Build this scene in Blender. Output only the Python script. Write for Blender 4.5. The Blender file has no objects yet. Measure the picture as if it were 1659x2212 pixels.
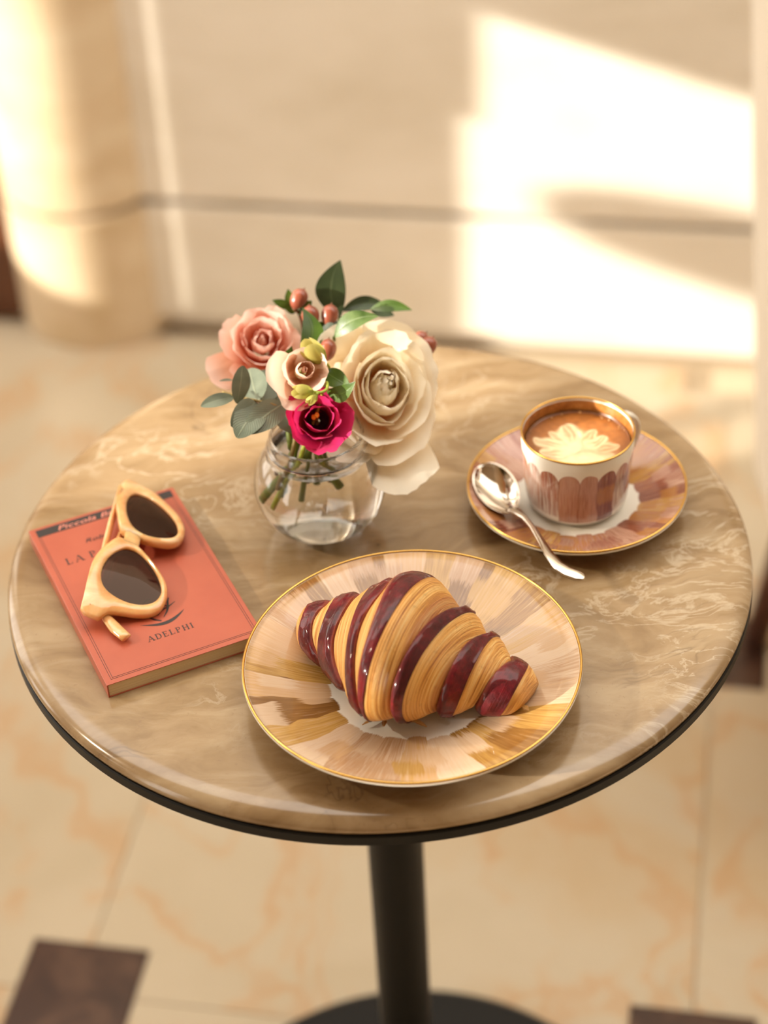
import bpy, bmesh, math, random
import numpy as np
from mathutils import Vector, Matrix

SC = bpy.context.scene
COL = SC.collection
PI = math.pi
rnd = random.Random(7)

# ------------------------------------------------------------------ camera
FPX, IW, IH = 4200.0, 1659.0, 2212.0
CAM = np.array([0.0, -1.0113, 0.8449])
CR = np.array([0.99827947, -0.03974438, -0.04311012])
CU = np.array([0.05849231, 0.62369277, 0.77947802])
CW = np.array([0.0040924, 0.78065851, -0.62494443])
cam_data = bpy.data.cameras.new('camera')
cam = bpy.data.objects.new('camera', cam_data)
COL.objects.link(cam)
cam.matrix_world = Matrix(((CR[0], CU[0], -CW[0], CAM[0]), (CR[1], CU[1], -CW[1], CAM[1]),
                           (CR[2], CU[2], -CW[2], CAM[2]), (0, 0, 0, 1)))
cam_data.sensor_fit = 'VERTICAL'
cam_data.sensor_height = 36.0
cam_data.sensor_width = 27.0
cam_data.lens = 36.0 * FPX / IH
cam_data.clip_start = 0.05
cam_data.dof.use_dof = True
cam_data.dof.focus_distance = 1.20
cam_data.dof.aperture_fstop = 3.4
SC.camera = cam

# ------------------------------------------------------------------ world, sun, exposure
SUN_AZ, SUN_EL = math.radians(29.0), math.radians(15.0)     # in the room's own (u, v) grid
ROT = math.radians(-12.0)                                    # the room is turned 12 degrees to the camera
world = bpy.data.worlds.new('sky')
SC.world = world
world.use_nodes = True
wn = world.node_tree
bg = wn.nodes['Background']
bg.inputs['Color'].default_value = (1.0, 0.94, 0.845, 1)
bg.inputs['Strength'].default_value = 4.3

def uvz(u, v, z=0.0):
    c, s = math.cos(-ROT), math.sin(-ROT)
    return np.array([u * c + v * s, -u * s + v * c, z])

sun_dir = uvz(math.cos(SUN_AZ), math.sin(SUN_AZ)) * math.cos(SUN_EL) + np.array([0, 0, -math.sin(SUN_EL)])
sd = bpy.data.lights.new('sun', 'SUN')
sd.energy = 9.5
sd.angle = math.radians(0.6)
sd.color = (1.0, 0.92, 0.80)
sun = bpy.data.objects.new('sun', sd)
COL.objects.link(sun)
sun.rotation_euler = Vector(sun_dir).to_track_quat('-Z', 'Y').to_euler()
sun.location = (-6, -2, 3)
SC.view_settings.view_transform = 'Standard'
SC.view_settings.look = 'None'
SC.view_settings.exposure = 0.0
SC.view_settings.gamma = 1.0
SC.view_settings.use_curve_mapping = False
SC.cycles.use_denoising = True
SC.cycles.max_bounces = 16
SC.cycles.glossy_bounces = 12
SC.cycles.transmission_bounces = 16
SC.cycles.diffuse_bounces = 5
SC.cycles.transparent_max_bounces = 24
SC.cycles.sample_clamp_indirect = 8.0

# ------------------------------------------------------------------ helpers: pixels, meshes, objects
def ray(px):
    return CW + ((px[0] - IW / 2) * CR - (px[1] - IH / 2) * CU) / FPX
def P(x, y, z):                       # the point of the horizontal plane z seen at pixel (x, y)
    v = ray((x, y)); t = (z - CAM[2]) / v[2]
    return CAM + t * v
def D(x, y, d):                       # the point at view depth d seen at pixel (x, y)
    return CAM + d * ray((x, y))
def toward(pt):
    v = CAM - np.asarray(pt); return v / np.linalg.norm(v)
def unit(v):
    v = np.asarray(v, float); return v / (np.linalg.norm(v) + 1e-12)

class MB:
    """collects faces (with optional uv per vertex) and builds one mesh"""
    def __init__(s): s.v = []; s.f = []; s.uv = []; s.col = None
    def add(s, verts, faces, uvs=None):
        o = len(s.v)
        s.v += [tuple(map(float, p)) for p in verts]
        s.f += [tuple(i + o for i in f) for f in faces]
        s.uv += list(uvs) if uvs is not None else [(0, 0)] * len(verts)
        return s
    def grid(s, pts, uvs=None, closed_u=False, closed_v=False):
        nv = len(pts); nu = len(pts[0])
        verts = [p for row in pts for p in row]; faces = []
        for j in range(nv if closed_v else nv - 1):
            for i in range(nu if closed_u else nu - 1):
                a = j * nu + i; b = j * nu + (i + 1) % nu
                c = ((j + 1) % nv) * nu + (i + 1) % nu; d = ((j + 1) % nv) * nu + i
                faces.append((a, b, c, d))
        if uvs is None:
            uvs = [(i / max(nu - 1, 1), j / max(nv - 1, 1)) for j in range(nv) for i in range(nu)]
        else:
            uvs = [q for row in uvs for q in row]
        return s.add(verts, faces, uvs)
    def lathe(s, prof, seg=64, center=(0, 0, 0), cap=True):
        rows = []
        for r, z in prof:
            rows.append([(center[0] + r * math.cos(2 * PI * k / seg), center[1] + r * math.sin(2 * PI * k / seg), center[2] + z) for k in range(seg)])
        s.grid(rows, closed_u=True)
        return s
    def tube(s, pts, rad, seg=10, flat=None, up=(0, 0, 1), caps=True):
        pts = [np.asarray(p, float) for p in pts]; n = len(pts)
        rad = rad if hasattr(rad, '__len__') else [rad] * n
        rows = []; up = np.asarray(up, float)
        for i, p in enumerate(pts):
            t = unit(pts[min(i + 1, n - 1)] - pts[max(i - 1, 0)])
            a = unit(np.cross(t, up)) if np.linalg.norm(np.cross(t, up)) > 1e-4 else unit(np.cross(t, (1, 0, 0)))
            b = unit(np.cross(a, t))
            ra, rb = (rad[i] if isinstance(rad[i], (tuple, list)) else (rad[i], rad[i]))
            rows.append([p + ra * math.cos(2 * PI * k / seg) * a + rb * math.sin(2 * PI * k / seg) * b for k in range(seg)])
        if caps:
            rows = [[pts[0]] * seg] + rows + [[pts[-1]] * seg]
        return s.grid(rows, closed_u=True)
    def box(s, lo, hi, fr=None):
        x0, y0, z0 = lo; x1, y1, z1 = hi
        vs = [(x0, y0, z0), (x1, y0, z0), (x1, y1, z0), (x0, y1, z0), (x0, y0, z1), (x1, y0, z1), (x1, y1, z1), (x0, y1, z1)]
        if fr: vs = [fr(*p) for p in vs]
        return s.add(vs, [(0, 3, 2, 1), (4, 5, 6, 7), (0, 1, 5, 4), (1, 2, 6, 5), (2, 3, 7, 6), (3, 0, 4, 7)])
    def prism(s, poly, z0, z1, fr=None):
        n = len(poly)
        vs = [(x, y, z0) for x, y in poly] + [(x, y, z1) for x, y in poly]
        if fr: vs = [fr(*p) for p in vs]
        return s.add(vs, [tuple(range(n))[::-1], tuple(range(n, 2 * n))] + [(i, (i + 1) % n, n + (i + 1) % n, n + i) for i in range(n)])
    def build(s, name, mat, parent=None, smooth=True, bevel=0, weld=True, auto=None):
        me = bpy.data.meshes.new(name)
        me.from_pydata(s.v, [], s.f)
        uvl = me.uv_layers.new(name='UVMap')
        li = np.empty(len(me.loops), int); me.loops.foreach_get('vertex_index', li)
        uvl.data.foreach_set('uv', np.array(s.uv, float)[li].ravel())
        if s.col is not None:
            ca = me.color_attributes.new('Col', 'FLOAT_COLOR', 'POINT')
            ca.data.foreach_set('color', np.c_[np.array(s.col), np.ones(len(s.col))].ravel())
        bm = bmesh.new(); bm.from_mesh(me)
        if weld: bmesh.ops.remove_doubles(bm, verts=bm.verts, dist=1e-6)
        bmesh.ops.recalc_face_normals(bm, faces=bm.faces)
        bm.to_mesh(me); bm.free()
        for p in me.polygons: p.use_smooth = smooth
        if smooth and auto:
            me.set_sharp_from_angle(angle=math.radians(auto))
        o = bpy.data.objects.new(name, me); COL.objects.link(o)
        if mat: me.materials.append(mat)
        if parent:
            o.parent = parent
            o.matrix_parent_inverse = parent.matrix_basis.inverted()
        if bevel:
            b = o.modifiers.new('bevel', 'BEVEL'); b.width = bevel; b.segments = 3; b.limit_method = 'ANGLE'; b.angle_limit = math.radians(40)
        return o

def thing(name, label, cat, loc=(0, 0, 0), group=None):
    o = bpy.data.objects.new(name, None); COL.objects.link(o)
    o.empty_display_size = 0.02; o.location = loc
    return tag(o, label, cat, group)
def tag(o, label, cat=None, group=None):
    o['label'] = label
    if cat: o['category'] = cat
    if group: o['group'] = group
    return o
def structure(o): o['kind'] = 'structure'; return o

# ------------------------------------------------------------------ materials
class G:
    """small wrapper round a node tree"""
    def __init__(s, name):
        s.m = bpy.data.materials.new(name); s.m.use_nodes = True
        s.t = s.m.node_tree; s.b = s.t.nodes['Principled BSDF']; s.out = s.t.nodes['Material Output']
    def _in(s, sock, v):
        if isinstance(v, bpy.types.NodeSocket): s.t.links.new(v, sock)
        elif v is not None:
            if hasattr(v, '__len__') and len(v) == 3 and sock.type == 'RGBA': v = (*v, 1)
            sock.default_value = v
    def n(s, typ, **k):
        nd = s.t.nodes.new(typ)
        for a, b in k.items(): setattr(nd, a, b)
        return nd
    def set(s, **k):
        for a, v in k.items(): s._in(s.b.inputs[a.replace('_', ' ')], v)
        return s
    def m_(s, op, a, b=0.0, c=None, clamp=False):
        nd = s.n('ShaderNodeMath', operation=op, use_clamp=clamp); s._in(nd.inputs[0], a); s._in(nd.inputs[1], b)
        if c is not None: s._in(nd.inputs[2], c)
        return nd.outputs[0]
    def coord(s, w='Object'): return s.n('ShaderNodeTexCoord').outputs[w]
    def uv(s): return s.n('ShaderNodeTexCoord').outputs['UV']
    def pos(s): return s.n('ShaderNodeNewGeometry').outputs['Position']
    def map(s, v, scale=(1, 1, 1), loc=(0, 0, 0), rot=(0, 0, 0)):
        nd = s.n('ShaderNodeMapping'); s._in(nd.inputs[0], v)
        nd.inputs['Scale'].default_value = scale; nd.inputs['Location'].default_value = loc; nd.inputs['Rotation'].default_value = rot
        return nd.outputs[0]
    def sep(s, v): nd = s.n('ShaderNodeSeparateXYZ'); s._in(nd.inputs[0], v); return nd.outputs
    def comb(s, x=0.0, y=0.0, z=0.0):
        nd = s.n('ShaderNodeCombineXYZ')
        for i, q in enumerate((x, y, z)): s._in(nd.inputs[i], q)
        return nd.outputs[0]
    def noise(s, v, scale=5, detail=4, rough=.5, dist=0.0, out='Fac'):
        nd = s.n('ShaderNodeTexNoise'); s._in(nd.inputs['Vector'], v); s._in(nd.inputs['Scale'], scale)
        nd.inputs['Detail'].default_value = detail; nd.inputs['Roughness'].default_value = rough; nd.inputs['Distortion'].default_value = dist
        return nd.outputs[out]
    def white(s, v, out='Value'):
        nd = s.n('ShaderNodeTexWhiteNoise', noise_dimensions='3D'); s._in(nd.inputs['Vector'], v); return nd.outputs[out]
    def vor(s, v, scale=5, feat='F1', rand=1.0):
        nd = s.n('ShaderNodeTexVoronoi', feature=feat); s._in(nd.inputs['Vector'], v); nd.inputs['Scale'].default_value = scale
        nd.inputs['Randomness'].default_value = rand; return nd.outputs['Distance']
    def ramp(s, f, stops, mode='LINEAR'):
        nd = s.n('ShaderNodeValToRGB'); s._in(nd.inputs[0], f); cr = nd.color_ramp; cr.interpolation = mode
        while len(cr.elements) < len(stops): cr.elements.new(0.5)
        for e, (p, c) in zip(cr.elements, stops):
            e.position = p; e.color = (*c, 1) if hasattr(c, '__len__') else (c, c, c, 1)
        return nd.outputs[0]
    def mix(s, f, a, b, mode='MIX'):
        nd = s.n('ShaderNodeMix', data_type='RGBA', blend_type=mode); s._in(nd.inputs[0], f); s._in(nd.inputs[6], a); s._in(nd.inputs[7], b)
        return nd.outputs[2]
    def step(s, f, lo, hi):
        nd = s.n('ShaderNodeMapRange', interpolation_type='SMOOTHSTEP'); s._in(nd.inputs[0], f)
        s._in(nd.inputs[1], lo); s._in(nd.inputs[2], hi); return nd.outputs[0]
    def bump(s, h, strength=.2, dist=.001):
        nd = s.n('ShaderNodeBump'); s._in(nd.inputs['Height'], h); nd.inputs['Strength'].default_value = strength; nd.inputs['Distance'].default_value = dist
        s._in(s.b.inputs['Normal'], nd.outputs[0]); return s
    def translucent(s, col, fac=.35):
        tr = s.n('ShaderNodeBsdfTranslucent'); s._in(tr.inputs[0], col)
        mx = s.n('ShaderNodeMixShader'); s._in(mx.inputs[0], fac)
        s.t.links.new(s.b.outputs[0], mx.inputs[1]); s.t.links.new(tr.outputs[0], mx.inputs[2])
        s.t.links.new(mx.outputs[0], s.out.inputs[0]); return s
def lin(r, g, b):
    f = lambda c: (c / 255 / 12.92) if c / 255 <= .04045 else ((c / 255 + .055) / 1.055) ** 2.4
    return (f(r), f(g), f(b))
def plain(name, col, rough=.5, metal=0.0, **k):
    g = G(name); g.set(Base_Color=col, Roughness=rough, Metallic=metal)
    nz = g.noise(g.coord(), 60, 3); g._in(g.b.inputs['Roughness'], g.m_('ADD', g.m_('MULTIPLY', nz, .08), rough - .04))
    g.set(**k); return g.m

M = {}
# table marble
g = G('table_marble'); c = g.coord()
w = g.noise(c, 7, 4, .55, 0.0, 'Color')
wc = g.mix(1.0, c, g.mix(1.0, g.mix(1.0, w, (.5, .5, .5), 'SUBTRACT'), (.075, .075, .075), 'MULTIPLY'), 'ADD')
cl = g.noise(g.map(wc, (4.5, 9, 4.5), rot=(0, 0, .45)), 1.3, 6, .55, .7)
base = g.ramp(cl, [(.30, (.24, .145, .065)), (.42, (.42, .295, .16)), (.50, (.30, .195, .092)), (.58, (.48, .35, .205)), (.72, (.35, .235, .118))])
bands = g.noise(g.map(wc, (7, 26, 7), rot=(0, 0, .3)), 1.1, 5, .6, 1.0)
base = g.mix(.45, base, g.ramp(bands, [(.33, (.26, .16, .075)), (.52, (.46, .335, .195)), (.66, (.68, .56, .38))]))
msk = g.step(g.noise(c, 6.5, 2, .5), .48, .62)
vein = g.noise(g.map(wc, (11, 22, 11), rot=(0, 0, -.5)), 1.1, 7, .62, 1.5)
vm = g.m_('ABSOLUTE', g.m_('SUBTRACT', vein, .5))
base = g.mix(g.m_('MULTIPLY', g.m_('MULTIPLY', g.ramp(vm, [(0, 1.0), (.03, 0.0)]), msk), .6), base, (.78, .69, .54))
v2 = g.noise(g.map(wc, (4, 8, 4), loc=(3, 1, 0), rot=(0, 0, .9)), 1.0, 5, .55, .8)
v2m = g.m_('ABSOLUTE', g.m_('SUBTRACT', v2, .5))
msk2 = g.step(g.noise(g.map(c, loc=(2, 5, 0)), 9, 2, .5), .5, .62)
base = g.mix(g.m_('MULTIPLY', g.m_('MULTIPLY', g.ramp(v2m, [(0, 1.0), (.005, 0.0)]), msk2), .6), base, (.17, .11, .065))
sp = g.noise(c, 330, 3, .7)
base = g.mix(g.m_('MULTIPLY', g.m_('MULTIPLY', g.step(sp, .60, .74), g.m_('SUBTRACT', 1.0, msk)), .5), base, (.30, .19, .115))
base = g.mix(1.0, base, (.73, .69, .645), 'MULTIPLY')
g.set(Base_Color=base, Roughness=g.m_('ADD', g.m_('MULTIPLY', cl, .12), .10), Specular_IOR_Level=.65)
M['marble'] = g.m
# wall stone
g = G('wall_stone'); c = g.pos()
n1 = g.noise(g.map(c, (1.2, 1.2, 3.0)), 2.2, 5, .6, .6)
n2 = g.noise(g.map(c, (1, 1, 2)), 9, 5, .6)
col = g.ramp(n1, [(.3, (.73, .66, .54)), (.5, (.82, .755, .65)), (.68, (.86, .80, .71))])
col = g.mix(.25, col, g.ramp(n2, [(.35, (.73, .66, .54)), (.65, (.88, .82, .73))]))
g.set(Base_Color=col, Roughness=.45, Specular_IOR_Level=.4)
M['stone'] = g.m
g = G('column_stone'); c = g.pos(); n1 = g.noise(g.map(c, (2, 2, 4)), 3, 5, .6, .6)
g.set(Base_Color=g.ramp(n1, [(.3, (.60, .46, .28)), (.5, (.70, .56, .38)), (.7, (.76, .64, .46))]), Roughness=.4); M['column'] = g.m
M['wood_wall'] = plain('ochre_plaster', (.48, .38, .26), .6)
M['joint'] = plain('joint_mortar', (.30, .21, .13), .8)
# floor marble
g = G('floor_marble'); c = g.pos()
oi = g.n('ShaderNodeObjectInfo').outputs['Random']
cc = g.mix(1.0, c, g.comb(g.m_('MULTIPLY', oi, 13.0), g.m_('MULTIPLY', oi, 7.0), 0.0), 'ADD')
w = g.noise(cc, 2.5, 4, .6, 0, 'Color')
cw = g.mix(.35, cc, w, 'ADD')
n1 = g.noise(cw, 2.0, 5, .55, .8)
col = g.ramp(n1, [(.3, (.51, .42, .29)), (.5, (.58, .49, .36)), (.7, (.55, .41, .25))])
ve = g.m_('ABSOLUTE', g.m_('SUBTRACT', g.noise(g.map(cw, (2.4, .9, 1), rot=(0, 0, .8)), 2.0, 4, .5, 1.5), .5))
col = g.mix(g.m_('MULTIPLY', g.ramp(ve, [(0, 1.0), (.05, 0.0)]), .48), col, (.56, .30, .12))
g.set(Base_Color=g.mix(1.0, col, (.86, .85, .83), 'MULTIPLY'), Roughness=.3, Specular_IOR_Level=.4)
M['floor'] = g.m
g = G('dark_marble'); c = g.pos()
n1 = g.noise(c, 14, 6, .65, .8)
g.set(Base_Color=g.ramp(n1, [(.3, (.025, .010, .006)), (.5, (.05, .021, .012)), (.75, (.13, .068, .04))]), Roughness=.3)
M['inset'] = g.m
M['grout'] = plain('grout', (.56, .45, .31), .8)
M['black'] = plain('black_metal', (.005, .0045, .004), .42, 0.0, Specular_IOR_Level=.22)
M['porcelain'] = plain('white_porcelain', (.80, .77, .70), .12, 0, Coat_Weight=.4)
M['gold'] = plain('gold_rim', (.62, .37, .10), .24, 1.0)
M['steel'] = plain('polished_steel', (.56, .49, .42), .10, 1.0)

PAL_PLATE = [(.0, (.18, .08, .022)), (.16, (.30, .15, .04)), (.3, (.52, .31, .09)), (.42, (.56, .36, .21)), (.56, (.62, .44, .29)), (.7, (.66, .50, .37)), (.84, (.44, .25, .13)), (1.0, (.72, .60, .47))]
PAL_CUP = [(.0, (.20, .055, .032)), (.2, (.36, .13, .085)), (.34, (.46, .20, .04)), (.46, (.42, .18, .13)), (.58, (.60, .36, .27)), (.7, (.27, .08, .05)), (.82, (.58, .33, .07)), (.92, (.48, .22, .17)), (1.0, (.72, .55, .42))]
def painted(name, mode, seg, pal, r0, r1, seed):
    """brush strokes fired on white porcelain: radial on plates, upright on the cup"""
    g = G(name); x, y, z = g.sep(g.coord())[0:3]
    ang = g.m_('DIVIDE', g.m_('ARCTAN2', y, x), 2 * PI)
    if mode == 'disc': rad = g.m_('SQRT', g.m_('ADD', g.m_('MULTIPLY', x, x), g.m_('MULTIPLY', y, y)))
    else: rad = z
    a = g.m_('ADD', ang, .5)
    rn = g.m_('DIVIDE', g.m_('SUBTRACT', rad, r0), r1 - r0)
    wob = g.noise(g.comb(g.m_('MULTIPLY', a, seg * .7), g.m_('MULTIPLY', rn, 1.2), seed), 1.0, 2)
    def layer(n, off, sd):
        q = g.m_('ADD', g.m_('MULTIPLY', g.m_('ADD', a, g.m_('MULTIPLY', g.m_('SUBTRACT', wob, .5), .035)), n), off)
        cell = g.m_('FLOOR', q); f = g.m_('FRACT', q)
        rv = g.white(g.comb(cell, sd, seed))
        rv2 = g.white(g.comb(cell, sd + 5.3, seed + 2))
        return cell, f, rv, rv2
    streak = g.noise(g.comb(g.m_('MULTIPLY', a, 420.0), g.m_('MULTIPLY', rn, 1.6), seed), 1.0, 3, .6)
    fine = g.noise(g.comb(g.m_('MULTIPLY', a, 900.0), g.m_('MULTIPLY', rn, 4.0), seed + 3), 1.0, 2, .6)
    cell, f, rv, rv2 = layer(seg, 0.0, 1.0)
    col = g.ramp(g.m_('ADD', g.m_('MULTIPLY', rv, .86), g.m_('MULTIPLY', g.m_('SUBTRACT', streak, .5), .75 if pal is PAL_CUP else .45)), pal)
    # second, shorter strokes over the first
    cell2, f2, rw, rw2 = layer(seg * 1.31 if mode == 'disc' else seg, .37 if mode == 'disc' else 0.0, 9.0)
    col2 = g.ramp(g.m_('ADD', g.m_('MULTIPLY', rw, .9), g.m_('MULTIPLY', g.m_('SUBTRACT', streak, .5), .3)), pal)
    lo = g.m_('MULTIPLY', rw2, .75)
    ln = g.m_('ADD', g.m_('MULTIPLY', rw, .35), .22)
    jag = g.m_('MULTIPLY', g.m_('SUBTRACT', fine, .5), .35)
    rj = g.m_('ADD', rn, jag)
    in2 = g.m_('MULTIPLY', g.step(g.m_('SUBTRACT', rj, lo), -.02, .05), g.step(g.m_('SUBTRACT', g.m_('ADD', lo, ln), rj), -.02, .06))
    in2 = g.m_('MULTIPLY', in2, g.m_('GREATER_THAN', rw, .25))
    col = g.mix(g.m_('MULTIPLY', in2, .85), col, col2)
    # dry brush gaps
    dry = g.step(g.m_('ADD', streak, g.m_('MULTIPLY', g.m_('SUBTRACT', fine, .5), .6)), .62, .75)
    col = g.mix(g.m_('MULTIPLY', dry, .45), col, (.62, .50, .38))
    white = (.80, .77, .70)
    if mode == 'disc':
        sc = g.m_('ABSOLUTE', g.m_('SUBTRACT', f, .5))                  # scalloped inner end
        edge = g.m_('ADD', g.m_('MULTIPLY', g.m_('MULTIPLY', sc, sc), .12), g.m_('MULTIPLY', g.m_('SUBTRACT', rv2, .5), .10))
        edge = g.m_('ADD', edge, g.m_('MULTIPLY', g.m_('SUBTRACT', fine, .5), .10))
        mask = g.m_('MULTIPLY', g.step(g.m_('SUBTRACT', rn, edge), -.012, .012), g.step(rn, .99, .975))
    else:
        d = g.m_('MULTIPLY', g.m_('SUBTRACT', f, .5), 2.0)
        arc = g.m_('SQRT', g.m_('MAXIMUM', g.m_('SUBTRACT', 1.0, g.m_('MULTIPLY', d, d)), 0.0))
        top = g.m_('ADD', g.m_('MULTIPLY', arc, .18), .80)
        bot = g.m_('MULTIPLY', g.m_('ADD', g.m_('SUBTRACT', fine, .5), g.m_('SUBTRACT', rv2, .5)), .13)
        mask = g.m_('MULTIPLY', g.step(g.m_('SUBTRACT', top, rn), -.008, .012), g.step(g.m_('SUBTRACT', rn, bot), -.01, .03))
        gap = g.step(g.m_('ADD', g.m_('ADD', streak, g.m_('MULTIPLY', rn, -.16)), g.m_('MULTIPLY', g.m_('SUBTRACT', rv2, .5), .34)), .54, .66)
        mask = g.m_('MULTIPLY', mask, g.m_('SUBTRACT', 1.0, g.m_('MULTIPLY', gap, .75)))
        edge_d = g.step(g.m_('ABSOLUTE', d), .86, .98)
        col = g.mix(g.m_('MULTIPLY', edge_d, .45), col, (.25, .08, .04))
    g.set(Base_Color=g.mix(mask, white, g.mix(1.0, col, (.88, .86, .82), 'MULTIPLY')), Roughness=.14, Coat_Weight=.4)
    return g.m
M['plate'] = painted('painted_plate', 'disc', 26, PAL_PLATE, .050, .1035, 3.0)
M['saucer'] = painted('painted_saucer', 'disc', 26, PAL_CUP, .041, .0745, 8.0)
M['cup'] = painted('painted_cup', 'upright', 17, PAL_CUP, .006, .048, 5.0)

# croissant dough: uv.x runs across the stripe, uv.y round the roll (metres * 10)
def dough(name, stops, rough, coat, red):
    g = G(name); u, v, _ = g.sep(g.uv())[0:3]
    st = g.noise(g.comb(g.m_('MULTIPLY', u, 34.0), g.m_('MULTIPLY', v, 1.4), 0.0), 1.0, 4, .6, .25)
    st2 = g.noise(g.comb(g.m_('MULTIPLY', u, 12.0), g.m_('MULTIPLY', v, .6), 4.0), 1.0, 3, .5)
    sp = g.noise(g.coord(), 240, 4, .7); big = g.noise(g.coord(), 45, 3, .6)
    if red:
        f = g.m_('ADD', g.m_('MULTIPLY', big, .6), g.m_('MULTIPLY', sp, .4))
        col = g.ramp(f, stops)
        col = g.mix(g.m_('MULTIPLY', g.step(u, .20, .02), g.m_('ADD', g.m_('MULTIPLY', st, .9), .1)), col, (.40, .10, .07))
        h = g.m_('ADD', g.m_('ADD', g.m_('MULTIPLY', sp, .55), g.m_('MULTIPLY', big, .9)), g.m_('MULTIPLY', st, .35))
        g.set(Base_Color=col, Roughness=g.m_('ADD', rough, g.m_('MULTIPLY', sp, .15)), Coat_Weight=coat, Coat_Roughness=.09, Specular_IOR_Level=.15)
        g.bump(h, .75, .0020)
    else:
        f = g.m_('ADD', g.m_('MULTIPLY', st, .55), g.m_('MULTIPLY', st2, .45))
        col = g.ramp(f, stops)
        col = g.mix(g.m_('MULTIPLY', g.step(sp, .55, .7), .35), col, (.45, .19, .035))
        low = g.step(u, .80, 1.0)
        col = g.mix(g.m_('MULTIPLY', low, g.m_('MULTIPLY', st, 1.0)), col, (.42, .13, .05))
        g.set(Base_Color=col, Roughness=rough, Coat_Weight=coat, Coat_Roughness=.35)
        g.bump(g.m_('ADD', st, g.m_('MULTIPLY', sp, .3)), .85, .0018)
    return g.m
M['dough_red'] = dough('crimson_dough', [(.3, (.028, .002, .004)), (.5, (.095, .004, .008)), (.7, (.24, .010, .016))], .42, .5, True)
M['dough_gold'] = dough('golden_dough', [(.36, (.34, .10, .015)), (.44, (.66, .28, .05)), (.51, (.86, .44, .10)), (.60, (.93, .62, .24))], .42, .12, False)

# ------------------------------------------------------------------ room
ZF, VW = -.78, 1.395
fr = lambda u, v, z: tuple(uvz(u, v, z))
UL = -2.3
# floor: base slab with marble tiles (clipped corners) and dark square insets laid into it
floor = structure(MB().box((-2.6, -2.6, ZF - .12), (3.0, VW + .4, ZF - .012), fr).build('floor', M['grout'], smooth=False))
TU, TV, S0 = .628, .600, .125
g0u, g0v = -.447 + S0 / 2, .243 - S0 / 2          # centre of one inset
hu, hv, k = TU / 2, TV / 2, S0 / 2
gp = .0005
def tile_poly(hu, hv, k, gp):
    a = hu - gp; b = hv - gp; e = k + gp
    return [(-a + e, -b), (a - e, -b), (a - e, -b + e), (a, -b + e), (a, b - e), (a - e, b - e), (a - e, b), (-a + e, b), (-a + e, b - e), (-a, b - e), (-a, -b + e), (-a + e, -b + e)]
tile_proto = inset_proto = None
for i in range(-4, 6):
    for j in range(-4, 3):
        uc, vc = g0u + (i + .5) * TU, g0v + (j + .5) * TV
        if vc + hv > VW + .32 or uc < UL - .1 and False: continue
        if tile_proto is None:
            tile_proto = MB().prism(tile_poly(hu, hv, k, gp), -.012, 0, lambda x, y, z: tuple(uvz(x, y, z))).build('tile', M['floor'], floor, smooth=False, bevel=.0006)
            o = tile_proto
        else:
            o = tile_proto.copy(); COL.objects.link(o); o.parent = floor
        o.location = uvz(uc, vc, ZF)
for i in range(-4, 6):
    for j in range(-4, 3):
        uc, vc = g0u + i * TU, g0v + j * TV
        if vc + k > VW: continue
        if inset_proto is None:
            inset_proto = MB().box((-k, -k, -.012), (k, k, 0), lambda x, y, z: tuple(uvz(x, y, z))).build('inset', M['inset'], floor, smooth=False, bevel=.0006)
            o = inset_proto
        else:
            o = inset_proto.copy(); COL.objects.link(o); o.parent = floor
        o.location = uvz(uc, vc, ZF)
tag(inset_proto, 'dark brown marble square inset')
# back wall: backing with two courses of stone slabs, a recessed joint, a shadow gap at the foot
ZJ, JH = -.5555, .006
wall_back = structure(MB().box((-2.6, VW + .05, ZF), (3.0, VW + .25, 2.2), fr).build('wall_back', M['joint'], smooth=False))
for u0, u1 in ((-.802, .95), (.953, 2.95)):
    MB().box((u0, VW, ZF + .028), (u1, VW + .052, ZJ - JH), fr).build('stone_slab', M['stone'], wall_back, smooth=False, bevel=.002)
    MB().box((u0, VW, ZJ + JH), (u1, VW + .052, .9), fr).build('stone_slab', M['stone'], wall_back, smooth=False, bevel=.002)
    MB().box((u0, VW, .904), (u1, VW + .052, 2.2), fr).build('stone_slab', M['stone'], wall_back, smooth=False, bevel=.002)
MB().box((-2.3, VW, 1.3), (-.806, VW + .052, 2.2), fr).build('stone_slab', M['stone'], wall_back, smooth=False, bevel=.002)
MB().box((-.802, VW + .02, ZF), (2.95, VW + .052, ZF + .0278), fr).build('plinth', M['stone'], wall_back, smooth=False)
# dark wooden door left of the column
M['wood'] = None
g = G('dark_wood'); c = g.coord()
wv = g.noise(g.map(c, (30, 30, 2.0)), 1.5, 5, .6, .6)
g.set(Base_Color=g.ramp(wv, [(.3, (.05, .016, .007)), (.6, (.13, .045, .018)), (.8, (.2, .075, .03))]), Roughness=.35)
M['wood'] = g.m
door = structure(MB().box((-1.75, VW + .012, ZF + .004), (-.806, VW + .048, 1.3), fr).build('door_1', M['wood'], smooth=False))
for z0, z1 in ((ZF + .24, .18), (.32, 1.18)):
    for u0, u1 in ((-1.64, -1.32), (-1.24, -.9)):
        MB().box((u0, VW + .004, z0), (u1, VW + .02, z1), fr).build('door_panel', M['wood'], door, smooth=False, bevel=.006)
h_ = MB().tube([uvz(-1.68, VW + .012, .3), uvz(-1.68, VW - .04, .3), uvz(-1.58, VW - .045, .3)], .009).build('door_handle', M['gold'], door)
MB().box((-1.85, VW - .01, ZF), (-1.752, VW + .05, 1.38), fr).build('door_frame', M['wood'], door, smooth=False, bevel=.004)
MB().box((-2.3, VW, ZF), (-1.853, VW + .052, 1.298), fr).build('stone_slab', M['stone'], wall_back, smooth=False, bevel=.002)
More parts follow.
